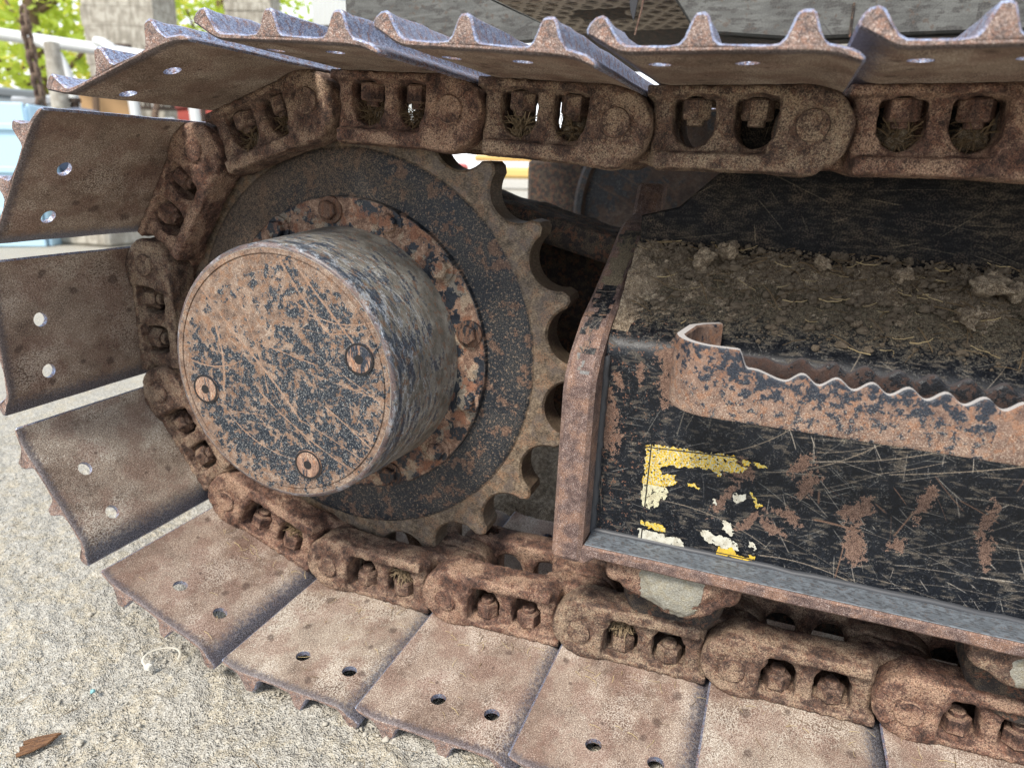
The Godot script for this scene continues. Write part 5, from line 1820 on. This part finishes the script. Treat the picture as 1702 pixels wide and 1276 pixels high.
func build_dirt() -> void:
	var xf := frame_xf()
	var fn := FastNoiseLite.new()
	fn.seed = 61
	fn.frequency = 28.0
	fn.fractal_octaves = 4
	var fg := FastNoiseLite.new()
	fg.seed = 62
	fg.frequency = 210.0
	fg.fractal_octaves = 2
	var nx := 285
	var ny := 46
	var pts := []
	var up := Vector3(0, 0.094, 0.056).normalized()
	for j in ny + 1:
		var row := PackedVector3Array()
		for i in nx + 1:
			var x := lerpf(-0.172, 0.715, float(i) / nx)
			var s := lerpf(0.0, 0.118, float(j) / ny)
			var corner := exp(-(x + 0.172) * 26.0)
			var h := 0.0105 * smoothstep(0.055, 0.118, s + fn.get_noise_2d(x * 0.5, 3.0) * 0.025 + corner * 0.03)
			h += 0.0085 * fn.get_noise_2d(x, s) * smoothstep(0.02, 0.07, s) + 0.0035 * absf(fg.get_noise_2d(x, s)) * smoothstep(0.01, 0.04, s)
			h += corner * 0.004
			h -= 0.0026
			row.append(xf * (slope_point(x, s) + up * h))
		pts.append(row)
	var s2 := PackedVector3Array()
	for j in ny:
		for i in nx:
			quad(s2, pts[j][i], pts[j][i + 1], pts[j + 1][i + 1], pts[j + 1][i])
	var dl := put("dirt_layer", finish(s2, 60.0), materials.dirt)
	tag(dl, "brown dry dirt with straw heaped on the sloped top of the track frame", "dirt")
	kind(dl, "stuff")
	# clods that one can tell apart
	var at := [[0.1287, 0.088, 0.016, "largest clod of dry soil at the right end of the frame's sloped top"], [0.112, 0.06, 0.011, "flat clod below the largest clod, just above the rear step bar"], [0.0643, 0.098, 0.0085, "small round clod in the middle of the frame's sloped top"], [-0.0027, 0.102, 0.009, "pale clod on the dirt above the step, left of the middle"], [-0.1039, 0.096, 0.011, "clod with straw near the end plate, left end of the sloped dirt"], [-0.085, 0.108, 0.012, "dark clod against the inner wall at the left end of the slope"], [0.146, 0.09, 0.009, "clod touching the right side of the largest clod"], [0.03, 0.045, 0.004, "pea sized lump on the bare paint between dirt and step"]]
	for k in at.size():
		var e: Array = at[k]
		var cl := put("dirt_clod", rocky(200 + k, e[2], e[2] * 0.09, 0.5), materials.clod)
		cl.position = xf * (slope_point(e[0], e[1] - 0.006) + up * (e[2] * 0.55 + 0.0155 * smoothstep(0.034, 0.118, e[1]) + 0.001))
		cl.rotation = Vector3(k, k * 2.1, 0.3 * k)
		cl.scale = Vector3(1.5, 1.05, 1.2)
		tag(cl, e[3], "dirt clod", "clods on the sloped top of the frame")
	var rng := RandomNumberGenerator.new()
	rng.seed = 15
	var crumbs := []
	for k in 6300:
		var x := rng.randf_range(-0.165, 0.7)
		var s := 0.118 * sqrt(rng.randf())
		var q := rng.randf_range(0.0006, 0.0022) * (2.6 if rng.randf() < 0.1 else 1.0)
		var h := 0.0155 * smoothstep(0.045, 0.118, s) + 0.0012
		crumbs.append(Transform3D(Basis.from_euler(Vector3(rng.randf() * 6, rng.randf() * 6, rng.randf() * 6)).scaled(Vector3.ONE * q), xf * (slope_point(x, s) + up * h)))
	var lumps := []
	for k in 260:
		var x := rng.randf_range(-0.16, 0.7)
		var s := 0.118 * pow(rng.randf(), 0.45)
		var q := rng.randf_range(0.0022, 0.0055)
		lumps.append(Transform3D(Basis.from_euler(Vector3(rng.randf() * 6, rng.randf() * 6, rng.randf() * 6)).scaled(Vector3(q * 1.3, q, q)), xf * (slope_point(x, s) + up * (0.012 * smoothstep(0.05, 0.118, s) + q * 0.4))))
	scatter("dirt_lumps", "small broken lumps of dry soil among the clods on the frame top", "dirt", rocky(302, 1.0, 0.16, 0.6), materials.lump, lumps)
	scatter("dirt_crumbs", "fine crumbs of dry soil strewn over the sloped frame top", "dirt", rocky(300, 1.0, 0.28, 0.5), materials.clod, crumbs)
	var list := []
	var list2 := []
	for k in 840:
		var x := rng.randf_range(-0.165, 0.7)
		var s := 0.118 * pow(rng.randf(), 0.5)
		var h := 0.0155 * smoothstep(0.045, 0.118, s) + 0.003
		var b := Basis.from_euler(Vector3(rng.randfn(0, 0.25) + 0.6, rng.randf() * TAU, rng.randfn(0, 0.25))).scaled(Vector3.ONE * rng.randf_range(0.4, 1.2))
		(list if k % 4 == 0 else list2).append(Transform3D(b, xf * (slope_point(x, s) + up * h)))
	# straw lying on the lower links and shoes
	for k in range(4, 10):
		var p0 := Vector2(PINS[k + 7][0], PINS[k + 7][1])
		var p1 := Vector2(PINS[k + 8][0], PINS[k + 8][1])
		var t := (p0 - p1).normalized()
		var fr := Transform3D(Basis(Vector3(0, 0, 1), t.angle()), Vector3((p0.x + p1.x) * 0.5, (p0.y + p1.y) * 0.5, 0))
		for q in 34:
			var near := rng.randf() < 0.6
			var v := Vector3(rng.randf_range(-0.06, 0.08), 0.0285, rng.randf_range(0.003, 0.03) if near else rng.randf_range(0.0, 0.15))
			var b := Basis.from_euler(Vector3(rng.randfn(0, 0.2), rng.randf() * TAU, rng.randfn(0, 0.15))).scaled(Vector3.ONE * rng.randf_range(0.25, 0.7))
			(list if q % 3 else list2).append(fr * Transform3D(b, v))
	scatter("straw_litter", "pale bits of straw lying on the frame top and the lower shoes", "straw", straw_mesh(3, 0.022), materials.straw, list)
	scatter("straw_litter", "old dark straw lying on the frame top and the lower shoes", "straw", straw_mesh(5, 0.026), materials.straw_dark, list2)
	build_plugs(rng)
	# bank of shaded soil under the middle of the machine
	var heap := func(p: Vector3) -> float:
		return p.y - 0.17 * exp(-pow((p.z + 0.05) / 0.2, 2.0)) * (1.0 - 0.4 * smoothstep(0.2, 0.5, absf(p.x))) - fn.get_noise_2d(p.x * 0.4, p.z * 0.4) * 0.035 + 0.02
	var hp := put("soil_bank", nets(heap, Vector3(-0.55, -0.06, -0.4), Vector3(0.7, 0.24, 0.3), 0.016), materials.dirt, null, Vector3(0.0, GROUND_Y, -0.53))
	tag(hp, "bank of brown soil under the machine seen through the lower sprocket teeth", "soil bank")
	kind(hp, "stuff")

func tuft(rng: RandomNumberGenerator, n: int, r: float, ln: float) -> ArrayMesh:
	var s := PackedVector3Array()
	for k in n:
		var d := Vector3(rng.randfn(0, 1), rng.randfn(0, 1), rng.randfn(0.7, 0.7)).normalized()
		var p := d * r * rng.randf_range(0.2, 1.0)
		var pts := PackedVector3Array()
		var dd := (d + Vector3(rng.randfn(0, 0.7), rng.randfn(0, 0.7), rng.randfn(0, 0.5))).normalized()
		for q in 4:
			pts.append(p)
			dd = (dd + Vector3(rng.randfn(0, 0.25), rng.randfn(0, 0.25), rng.randfn(0, 0.25))).normalized()
			p += dd * ln / 3.0
		tube_soup(s, pts, 0.0007, 0.0004, 4, 0.7)
	return finish(s, 60.0)

# mud and straw packed into some of the link windows
func build_plugs(rng: RandomNumberGenerator) -> void:
	var where := [[-4, 1, "dirt packed in the left window of the top right track link", 0.2], [-4, 0, "dirt packed in the right window of the top right track link", 0.2], [-2, 1, "nest of dry straw in the left window of the straw packed top link", 1.0], [-2, 0, "dark dirt in the right window of the straw packed top link", 0.3], [-1, 1, "black rooty dirt in the left window of the top link over the sprocket", 0.7], [-1, 0, "black rooty dirt in the right window of the top link over the sprocket", 0.7], [0, 0, "dirt with pale straw in the upper window of the tilted top left link", 0.5], [0, 1, "dirt with straw in the lower window of the tilted top left link", 0.5], [4, 1, "dirt and straw in the right window of the link below the hub", 0.6], [5, 1, "ball of grey fibres on the right nut of the link under the sprocket", 1.0], [7, 0, "bushy straw tuft on the left nut of the link under the roller bracket", 1.0]]
	for e in where:
		var k: int = e[0]
		var p0 := Vector2(PINS[k + 7][0], PINS[k + 7][1])
		var p1 := Vector2(PINS[k + 8][0], PINS[k + 8][1])
		var t := (p0 - p1).normalized()
		var fr := Transform3D(Basis(Vector3(0, 0, 1), t.angle()), Vector3((p0.x + p1.x) * 0.5, (p0.y + p1.y) * 0.5, 0))
		var low := k >= 4
		var o := base("straw_plug", e[2], "straw plug", fr * Vector3(0.0345 if e[1] == 0 else -0.0145, -0.006 if not low else -0.006, -0.03), "dirt and straw in the link windows")
		o.rotation.z = t.angle()
		if not low:
			var m := put("mud", rocky(400 + k * 3 + e[1], 0.019, 0.0022, 0.45), materials.clod, o, Vector3(0, -0.002, -0.006))
		elif e[3] < 0.9:
			put("mud", rocky(400 + k * 3 + e[1], 0.013, 0.002, 0.45), materials.clod, o, Vector3(0, 0.004, 0.0))
		put("straw", tuft(rng, int(30 + 90 * e[3]), 0.012, 0.012), materials.straw_dark if e[3] < 0.9 else materials.straw_mid, o, Vector3(0, -0.004 if low else -0.002, 0.004))

# ---------------------------------------------------------------- things on the ground near by
func build_ground_litter() -> void:
	# zip tie
	var z := base("zip_tie", "curled white plastic zip tie lying on the gravel below the lower left shoe", "zip tie", Vector3(-0.128, GROUND_Y + 0.009, 0.152))
	var pts := PackedVector3Array()
	for k in 22:
		var a := lerpf(0.2, 4.6, k / 21.0)
		pts.append(Vector3(cos(a) * 0.019, 0.002 + 0.001 * sin(a * 2.0), -sin(a) * 0.017))
	put("band", tube(pts, 0.0017, 0.0014, 6, 0.5), plain("white plastic", rgb8(196, 190, 174), 0.4), z)
	put("lock_head", box_mesh(Vector3(-0.005, -0.001, 0.013), Vector3(0.002, 0.0045, 0.0195), 0.001), plain("white plastic head", rgb8(210, 206, 194), 0.4), z)
	# wood chip
	var w := base("wood_chip", "splintered brown wood chip on the gravel at the bottom left", "wood chip", Vector3(-0.145, GROUND_Y + 0.004, 0.278))
	for k in 3:
		var pl := PackedVector2Array([Vector2(-0.017, -0.003), Vector2(-0.006, -0.0042), Vector2(0.012, -0.003), Vector2(0.019, 0.0005), Vector2(0.013, 0.003), Vector2(-0.004, 0.0038), Vector2(-0.018, 0.0018)])
		var c := put("splinter", plate(pl, 0.0, 0.0028, 0.0007), materials.wood, w, Vector3(k * 0.002 - 0.002, 0.0, (k - 1) * 0.005))
		c.rotation = Vector3(-PI / 2 + 0.1 * k, 0, 0.75 + 0.06 * k)
		c.scale = Vector3(0.82, 0.82, 0.82)
	var teal := plain("teal plastic", rgb8(120, 170, 172), 0.5)
	var fl := put("plastic_flake", rocky(51, 0.0035, 0.0005), teal, null, Vector3(-0.157, GROUND_Y + 0.006, 0.2117))
	tag(fl, "tiny turquoise plastic flake on the gravel left of the zip tie", "plastic flake")
	var rng := RandomNumberGenerator.new()
	rng.seed = 44
	var stones := []
	for k in 16000:
		var p := Vector2(rng.randf_range(-1.1, 0.5), rng.randf_range(-0.5, 0.5))
		if k % 3 == 0:
			p = Vector2(rng.randf_range(-0.5, 0.4), rng.randf_range(0.05, 0.5))
		var q := rng.randf_range(0.0008, 0.0024)
		if rng.randf() < 0.04:
			q *= rng.randf_range(1.5, 2.6)
		stones.append(Transform3D(Basis.from_euler(Vector3(rng.randf() * 6, rng.randf() * 6, rng.randf() * 6)).scaled(Vector3(q, q * 0.7, q)), Vector3(p.x, GROUND_Y + 0.001, p.y)))
	scatter("gravel", "pale fine gravel grains strewn over the yard beside the track", "gravel", rocky(301, 1.0, 0.3, 0.5), materials.gravel, stones)
	var twigs := []
	for k in 90:
		twigs.append(Transform3D(Basis.from_euler(Vector3(0, rng.randf() * TAU, 0)).scaled(Vector3.ONE * rng.randf_range(0.3, 1.0)), Vector3(rng.randf_range(-0.8, 0.4), GROUND_Y + 0.004, rng.randf_range(-0.1, 0.5))))
	scatter("twigs", "dark fine twigs scattered over the gravel", "twigs", straw_mesh(9, 0.02), materials.straw_dark, twigs)

# ---------------------------------------------------------------- the yard behind, out of focus
func leaf_tree(at: Vector3, label: String, height: float, lean: float, sd: int, spread: float, n: int, shade: int) -> void:
	var t := base("tree", label, "tree", at, "trees behind the yard")
	var rng := RandomNumberGenerator.new()
	rng.seed = sd
	var tr := PackedVector3Array()
	var tips := []
	for k in 7:
		tr.append(Vector3(lean * k / 6.0 + rng.randfn(0, 0.02), height * 0.6 * k / 6.0, rng.randfn(0, 0.02)))
	put("trunk", tube(tr, 0.14, 0.07, 10), materials.bark, t)
	for k in 7:
		var b0 := tr[3 + k % 4]
		var d := Vector3(rng.randfn(0, 1), rng.randf_range(0.2, 0.9), rng.randfn(0, 1)).normalized()
		var l := PackedVector3Array([b0, b0 + d * spread * 0.35 + Vector3(0, 0.1, 0), b0 + d * spread * 0.8 + Vector3(0, 0.3, 0)])
		put("branch", tube(l, 0.045, 0.015, 6), materials.bark, t)
		tips.append(l[2]); tips.append(l[1])
	var s := PackedVector3Array()
	for k in n:
		var c: Vector3 = tips[rng.randi() % tips.size()]
		var p := c + Vector3(rng.randfn(0, 0.36), rng.randfn(0, 0.4), rng.randfn(0, 0.36)) * spread * 0.55
		var bs := Basis.from_euler(Vector3(rng.randf() * TAU, rng.randf() * TAU, rng.randf() * TAU))
		var q := rng.randf_range(0.05, 0.11)
		var a := p + bs * Vector3(-q, 0, 0); var b := p + bs * Vector3(0, q * 0.15, q * 0.45); var c2 := p + bs * Vector3(q, 0, 0); var d2 := p + bs * Vector3(0, q * 0.15, -q * 0.45)
		quad(s, a, b, c2, d2)
	put("crown", finish(s, 5.0), materials["leaf%d" % shade], t)

func build_yard() -> void:
	leaf_tree(Vector3(-8.9, GROUND_Y, -6.6), "tree with a bare brown trunk at the far left behind the pipe railing", 4.6, 0.1, 1, 1.5, 1900, 0)
	leaf_tree(Vector3(-9.8, GROUND_Y, -9.4), "yellow green tree between the brown trunk and the concrete pillar", 5.0, -0.3, 2, 1.6, 2300, 1)
	leaf_tree(Vector3(-8.6, GROUND_Y, -9.6), "green tree right of the concrete pillar, behind the top left shoe", 5.2, 0.2, 3, 1.7, 2200, 0)
	leaf_tree(Vector3(-12.5, GROUND_Y, -8.0), "sunlit tree farthest away behind the railing on the left", 5.5, 0.2, 4, 2.4, 3000, 1)
	# concrete pillar of the shed with tools on it
	var p := base("concrete_pillar", "grey concrete block pillar with an old digging tool leaning on it", "pillar", Vector3(-6.9, GROUND_Y, -6.35))
	p.rotation.y = 0.35
	for k in 13:
		put("block", box_mesh(Vector3(-0.42 + (0.02 if k % 2 else 0.0), k * 0.2, -0.3), Vector3(0.4, k * 0.2 + 0.198, 0.3), 0.003), materials.concrete, p)
	var tool := base("digging_tool", "old iron hoe with crossed handles leaning on the concrete pillar", "hand tool", Vector3(-6.6, 0.85, -5.95))
	tool.rotation.y = 0.4
	put("handle", tube(PackedVector3Array([Vector3(-0.26, -0.3, 0), Vector3(0.0, 0.55, 0.0)]), 0.02, 0.02, 7), materials.dark, tool)
	put("handle", tube(PackedVector3Array([Vector3(0.0, 0.55, 0.03), Vector3(0.42, 0.1, 0.03)]), 0.022, 0.02, 7), materials.dark, tool)
	put("blade", box_mesh(Vector3(-0.12, 0.5, -0.02), Vector3(0.06, 0.62, 0.05), 0.02), materials.dark, tool)
	var ring := PackedVector3Array()
	for k in 17:
		ring.append(Vector3(-0.32 + cos(TAU * k / 16.0) * 0.17, 0.02 + sin(TAU * k / 16.0) * 0.15, 0.02))
	put("hoop", tube(ring, 0.016, 0.016, 6), materials.dark, tool)
	var bk := base("wire_basket", "dark rusty wire basket hanging on the right of the concrete pillar", "basket", Vector3(-6.25, 1.05, -5.95))
	for k in 9:
		var a := TAU * k / 9.0
		put("stave", tube(PackedVector3Array([Vector3(cos(a) * 0.2, -0.25, sin(a) * 0.2), Vector3(cos(a) * 0.25, 0.25, sin(a) * 0.25)]), 0.014, 0.014, 5), materials.dark, bk)
	put("bottom", lathe([[0.0, -0.01], [0.21, -0.01], [0.21, 0.01], [0.0, 0.01]], 20), materials.dark, bk, Vector3(0, -0.25, 0)).rotation.x = PI / 2
	var p2 := base("concrete_pillar", "pale concrete wall pillar at the top left of the shed wall", "pillar", Vector3(-6.3, GROUND_Y, -7.75))
	p2.rotation.y = 0.35
	for k in 14:
		put("block", box_mesh(Vector3(-0.3, k * 0.2, -0.2), Vector3(0.3, k * 0.2 + 0.194, 0.2), 0.008), materials.concrete, p2)
	# corrugated shed wall
	var c := base("shed_wall", "pale corrugated sheet wall of a shed in the background, upper left of the tracks", "shed wall", Vector3(-6.1, GROUND_Y, -8.75))
	c.rotation.y = -0.15
	for k in 2:
		var s := PackedVector3Array()
		for q in 48:
			var x0 := q * 0.02; var x1 := (q + 1) * 0.02
			var z0 := 0.018 * sin(x0 * TAU / 0.08); var z1 := 0.018 * sin(x1 * TAU / 0.08)
			quad(s, Vector3(x0, 0, z0), Vector3(x1, 0, z1), Vector3(x1, 3.2, z1), Vector3(x0, 3.2, z0))
		put("sheet", finish(s, 60.0), materials.zinc, c, Vector3(k * 0.94, 0, (k % 2) * 0.01))
	put("post", box_mesh(Vector3(-0.05, 0, 0.03), Vector3(0.05, 3.2, 0.1), 0.01), materials.dark, c, Vector3(0.9, 0, 0))
	# blue sheet lying over the shed's eave
	var b := base("blue_tarpaulin", "light blue tarpaulin stretched above the shed wall at the top edge", "tarpaulin", Vector3(-3.3, 1.72, -6.2))
	var tp := PackedVector3Array()
	for i in 10:
		for j in 6:
			var q := []
			for e in [[i, j], [i + 1, j], [i + 1, j + 1], [i, j + 1]]:
				q.append(Vector3(-1.6 + e[0] * 0.34, 0.26 - e[0] * 0.028 + 0.012 * sin(e[0] * 2.0 + e[1]), -0.5 + e[1] * 0.2))
			quad(tp, q[0], q[3], q[2], q[1])
	put("sheet", finish(tp, 60.0), materials.blue, b)
	put("beam", box_mesh(Vector3(-1.7, -0.09, -0.6), Vector3(1.9, -0.03, -0.5), 0.01), materials.dark, b)
	# pipe railing with hoops
	var r := base("pipe_railing", "pale grey pipe railing with bent hoops at the far left", "railing", Vector3(-4.9, GROUND_Y, -3.8))
	var ends := [Vector3(-1.0, 1.53, 0.32), Vector3(0.6, 1.31, -0.2)]
	put("rail", tube(PackedVector3Array([ends[0], ends[1], Vector3(1.5, 1.2, -0.5)]), 0.045, 0.045, 10), materials.pipe, r)
	for k in 3:
		var o := Vector3(-0.22 + k * 0.45, 0, 0.05 - k * 0.14)
		var h := PackedVector3Array()
		for q in 8:
			var a := q / 7.0 * PI * 0.5
			h.append(o + Vector3(sin(a) * 0.3, 0.95 + cos(a) * 0.46, 0.02))
		h.append(o + Vector3(0.33, 0.0, 0.02))
		put("hoop", tube(h, 0.04, 0.04, 8), materials.pipe, r)
	# chains hanging from the railing
	var cx := [[-4.33, 1.12, -3.05], [-4.25, 1.05, -2.98]]
	for k in 2:
		var ch := base("hanging_chain", ["rusty chain hanging at the far left, the longer of the two", "second rusty chain right of the longer one, far left"][k], "chain", Vector3(cx[k][0], cx[k][1], cx[k][2]), "chains hanging at the railing")
		var loop := PackedVector3Array()
		for q in 13:
			loop.append(Vector3(cos(TAU * q / 12.0) * 0.026, sin(TAU * q / 12.0) * 0.046, 0))
		var lm := tube(loop, 0.012, 0.012, 6)
		for q in 18 - k * 4:
			var l := put("chain_link", lm, materials.link2, ch, Vector3(0.004 * q, -0.07 * q, 0))
			l.rotation.y = PI / 2 * (q % 2)
	# white post and stacked boards
	var wp := base("concrete_post", "pale round concrete post standing behind the hanging chains", "post", Vector3(-4.75, GROUND_Y, -3.55))
	put("shaft", lathe([[0.0, 0.0], [0.07, 0.0], [0.062, 1.0], [0.05, 1.36], [0.0, 1.37]], 20), materials.concrete, wp).rotation.x = -PI / 2
	var cr := base("blue_crate", "light blue plastic crate at the left edge behind the upright shoe", "crate", Vector3(-4.26, GROUND_Y, -2.72))
	cr.rotation.y = 0.5
	for sg in [-1, 1]:
		put("side_wall", box_mesh(Vector3(-0.26, 0.0, 0.2 * sg - 0.012), Vector3(0.24, 0.86, 0.2 * sg + 0.012), 0.008), materials.crate, cr)
		put("end_wall", box_mesh(Vector3(0.25 * sg - 0.012, 0.0, -0.185), Vector3(0.25 * sg + 0.012, 0.855, 0.185), 0.008), materials.crate, cr)
	for k in 3:
		put("rib", box_mesh(Vector3(-0.265, 0.2 + k * 0.25, 0.213), Vector3(0.245, 0.24 + k * 0.25, 0.232), 0.006), materials.crate, cr)
	# scrap leaning in a row behind the shoes
	var cols := [rgb8(120, 128, 132), rgb8(196, 200, 204), rgb8(176, 140, 96), rgb8(206, 212, 216), rgb8(150, 60, 48), rgb8(190, 196, 200), rgb8(120, 100, 84), rgb8(208, 206, 198), rgb8(96, 104, 112), rgb8(210, 205, 190)]
	var words := ["grey dented steel panel", "pale steel panel", "brown fibre board", "white enamel panel", "red painted panel", "silver sheet panel", "weathered brown door", "cream coloured panel", "dark grey panel", "ivory cabinet panel"]
	var rng := RandomNumberGenerator.new()
	rng.seed = 6
	for k in 8:
		var sp := Vector2(-5.4, -3.5).lerp(Vector2(-3.3, -5.0), k / 7.0)
		var o := base("scrap_sheet", words[k] + " leaning in the scrap row behind the upper left shoes", "scrap sheet", Vector3(sp.x, GROUND_Y, sp.y), "scrap leaning in a row in the yard")
		o.rotation = Vector3(-0.16 + rng.randfn(0, 0.05), 0.5 + rng.randfn(0, 0.2), rng.randfn(0, 0.06))
		var hh := rng.randf_range(0.85, 1.15)
		put("board", box_mesh(Vector3(-0.2, 0, -0.02), Vector3(0.2, hh, 0.02), 0.008), plain(words[k], cols[k], 0.6), o)
		put("rim", box_mesh(Vector3(-0.2, hh - 0.07, 0.021), Vector3(0.2, hh - 0.02, 0.04), 0.006), plain(words[k] + " rim", cols[k].darkened(0.25), 0.6), o)
	var ty := base("old_tyre", "dark blue grey tyre lying against the scrap panels left of the upright shoe", "tyre", Vector3(-3.95, GROUND_Y + 0.62, -3.05))
	ty.rotation.y = 0.4
	put("tread", lathe([[0.12, -0.07], [0.2, -0.08], [0.24, -0.05], [0.24, 0.05], [0.2, 0.08], [0.12, 0.07], [0.12, -0.07]], 32), plain("dusty tyre", rgb8(84, 92, 108), 0.8), ty)
	var st := base("tyre_stand", "low concrete slab under the tyre in the yard", "slab", Vector3(-3.95, GROUND_Y, -3.05))
	put("slab", box_mesh(Vector3(-0.35, 0, -0.25), Vector3(0.35, 0.385, 0.25), 0.02), materials.concrete, st)
	# rods and pipes leaning among the panels
	for k in 9:
		var rp := Vector2(-5.3, -3.3).lerp(Vector2(-3.5, -4.6), (k + 0.4) / 9.0)
		var rod := base("scrap_rod", ["thin rusty rod", "pale bent pipe", "dark iron bar", "thick brown pipe", "rusty angle bar", "grey conduit pipe", "slim black rod", "wooden pole", "orange painted rod"][k] + " leaning in front of the scrap panels in the yard", "scrap rod", Vector3(rp.x, GROUND_Y, rp.y + 0.12), "rods leaning in the yard")
		var ln := rng.randf_range(0.9, 1.35)
		var tilt := rng.randfn(0, 0.22)
		var rr := rng.randf_range(0.012, 0.035)
		put("bar", tube(PackedVector3Array([Vector3.ZERO, Vector3(tilt * 0.5, ln * 0.5, -0.04), Vector3(tilt, ln, -0.1)]), rr, rr * 0.9, 7), [materials.link0, materials.pipe, materials.dark, materials.bark, materials.link2, materials.zinc, materials.dark, materials.wood, plain("orange paint", rgb8(190, 110, 50), 0.6)][k], rod)
		put("cap", lathe([[0.0, -0.01], [rr * 1.3, -0.01], [rr * 1.3, 0.02], [0.0, 0.02]], 10), materials.dark, rod, Vector3(tilt, ln, -0.1)).rotation.x = -PI / 2
	# rubble on the ground
	for k in 5:
		var q := rng.randf_range(0.07, 0.14)
		var rb := put("rubble_stone", rocky(500 + k % 4, q, q * 0.13, 0.5), materials.concrete if k % 3 else materials.clod, null, Vector3(-4.9 + k * 0.45 + rng.randf_range(-0.1, 0.1), GROUND_Y + q * 0.3, -3.0 + rng.randf_range(-0.5, 0.3)))
		tag(rb, ["leftmost pale rubble stone", "second brown rubble stone from the left", "middle pale rubble stone", "pale rubble stone next to the rightmost", "rightmost rubble stone"][k] + " in the yard behind the upper left shoes", "stone", "rubble stones in the yard")
	# far machines beyond the yard, red and yellow
	var v := base("red_machine", "blurred red and white machine far off, seen through the gap above the sprocket", "machine", Vector3(-9.2, GROUND_Y, -18.5))
	put("body", box_mesh(Vector3(-1.6, 0.3, -0.8), Vector3(0.2, 1.2, 0.8), 0.08), plain("white cab", rgb8(214, 214, 214), 0.5), v)
	put("hood", box_mesh(Vector3(0.22, 0.25, -0.7), Vector3(0.9, 0.7, 0.7), 0.08), plain("red hood", rgb8(190, 84, 76), 0.5), v)
	var v2 := base("yellow_machine", "blurred yellow machine far off, right of the red one through the gap", "machine", Vector3(-6.6, GROUND_Y, -19.5))
	put("body", box_mesh(Vector3(-1.2, 0.3, -0.7), Vector3(0.5, 0.62, 0.7), 0.08), plain("yellow paint", rgb8(206, 176, 110), 0.5), v2)
	put("arm", box_mesh(Vector3(-1.6, 0.77, -0.2), Vector3(0.6, 0.95, 0.2), 0.05), plain("yellow arm", rgb8(196, 166, 104), 0.5), v2)
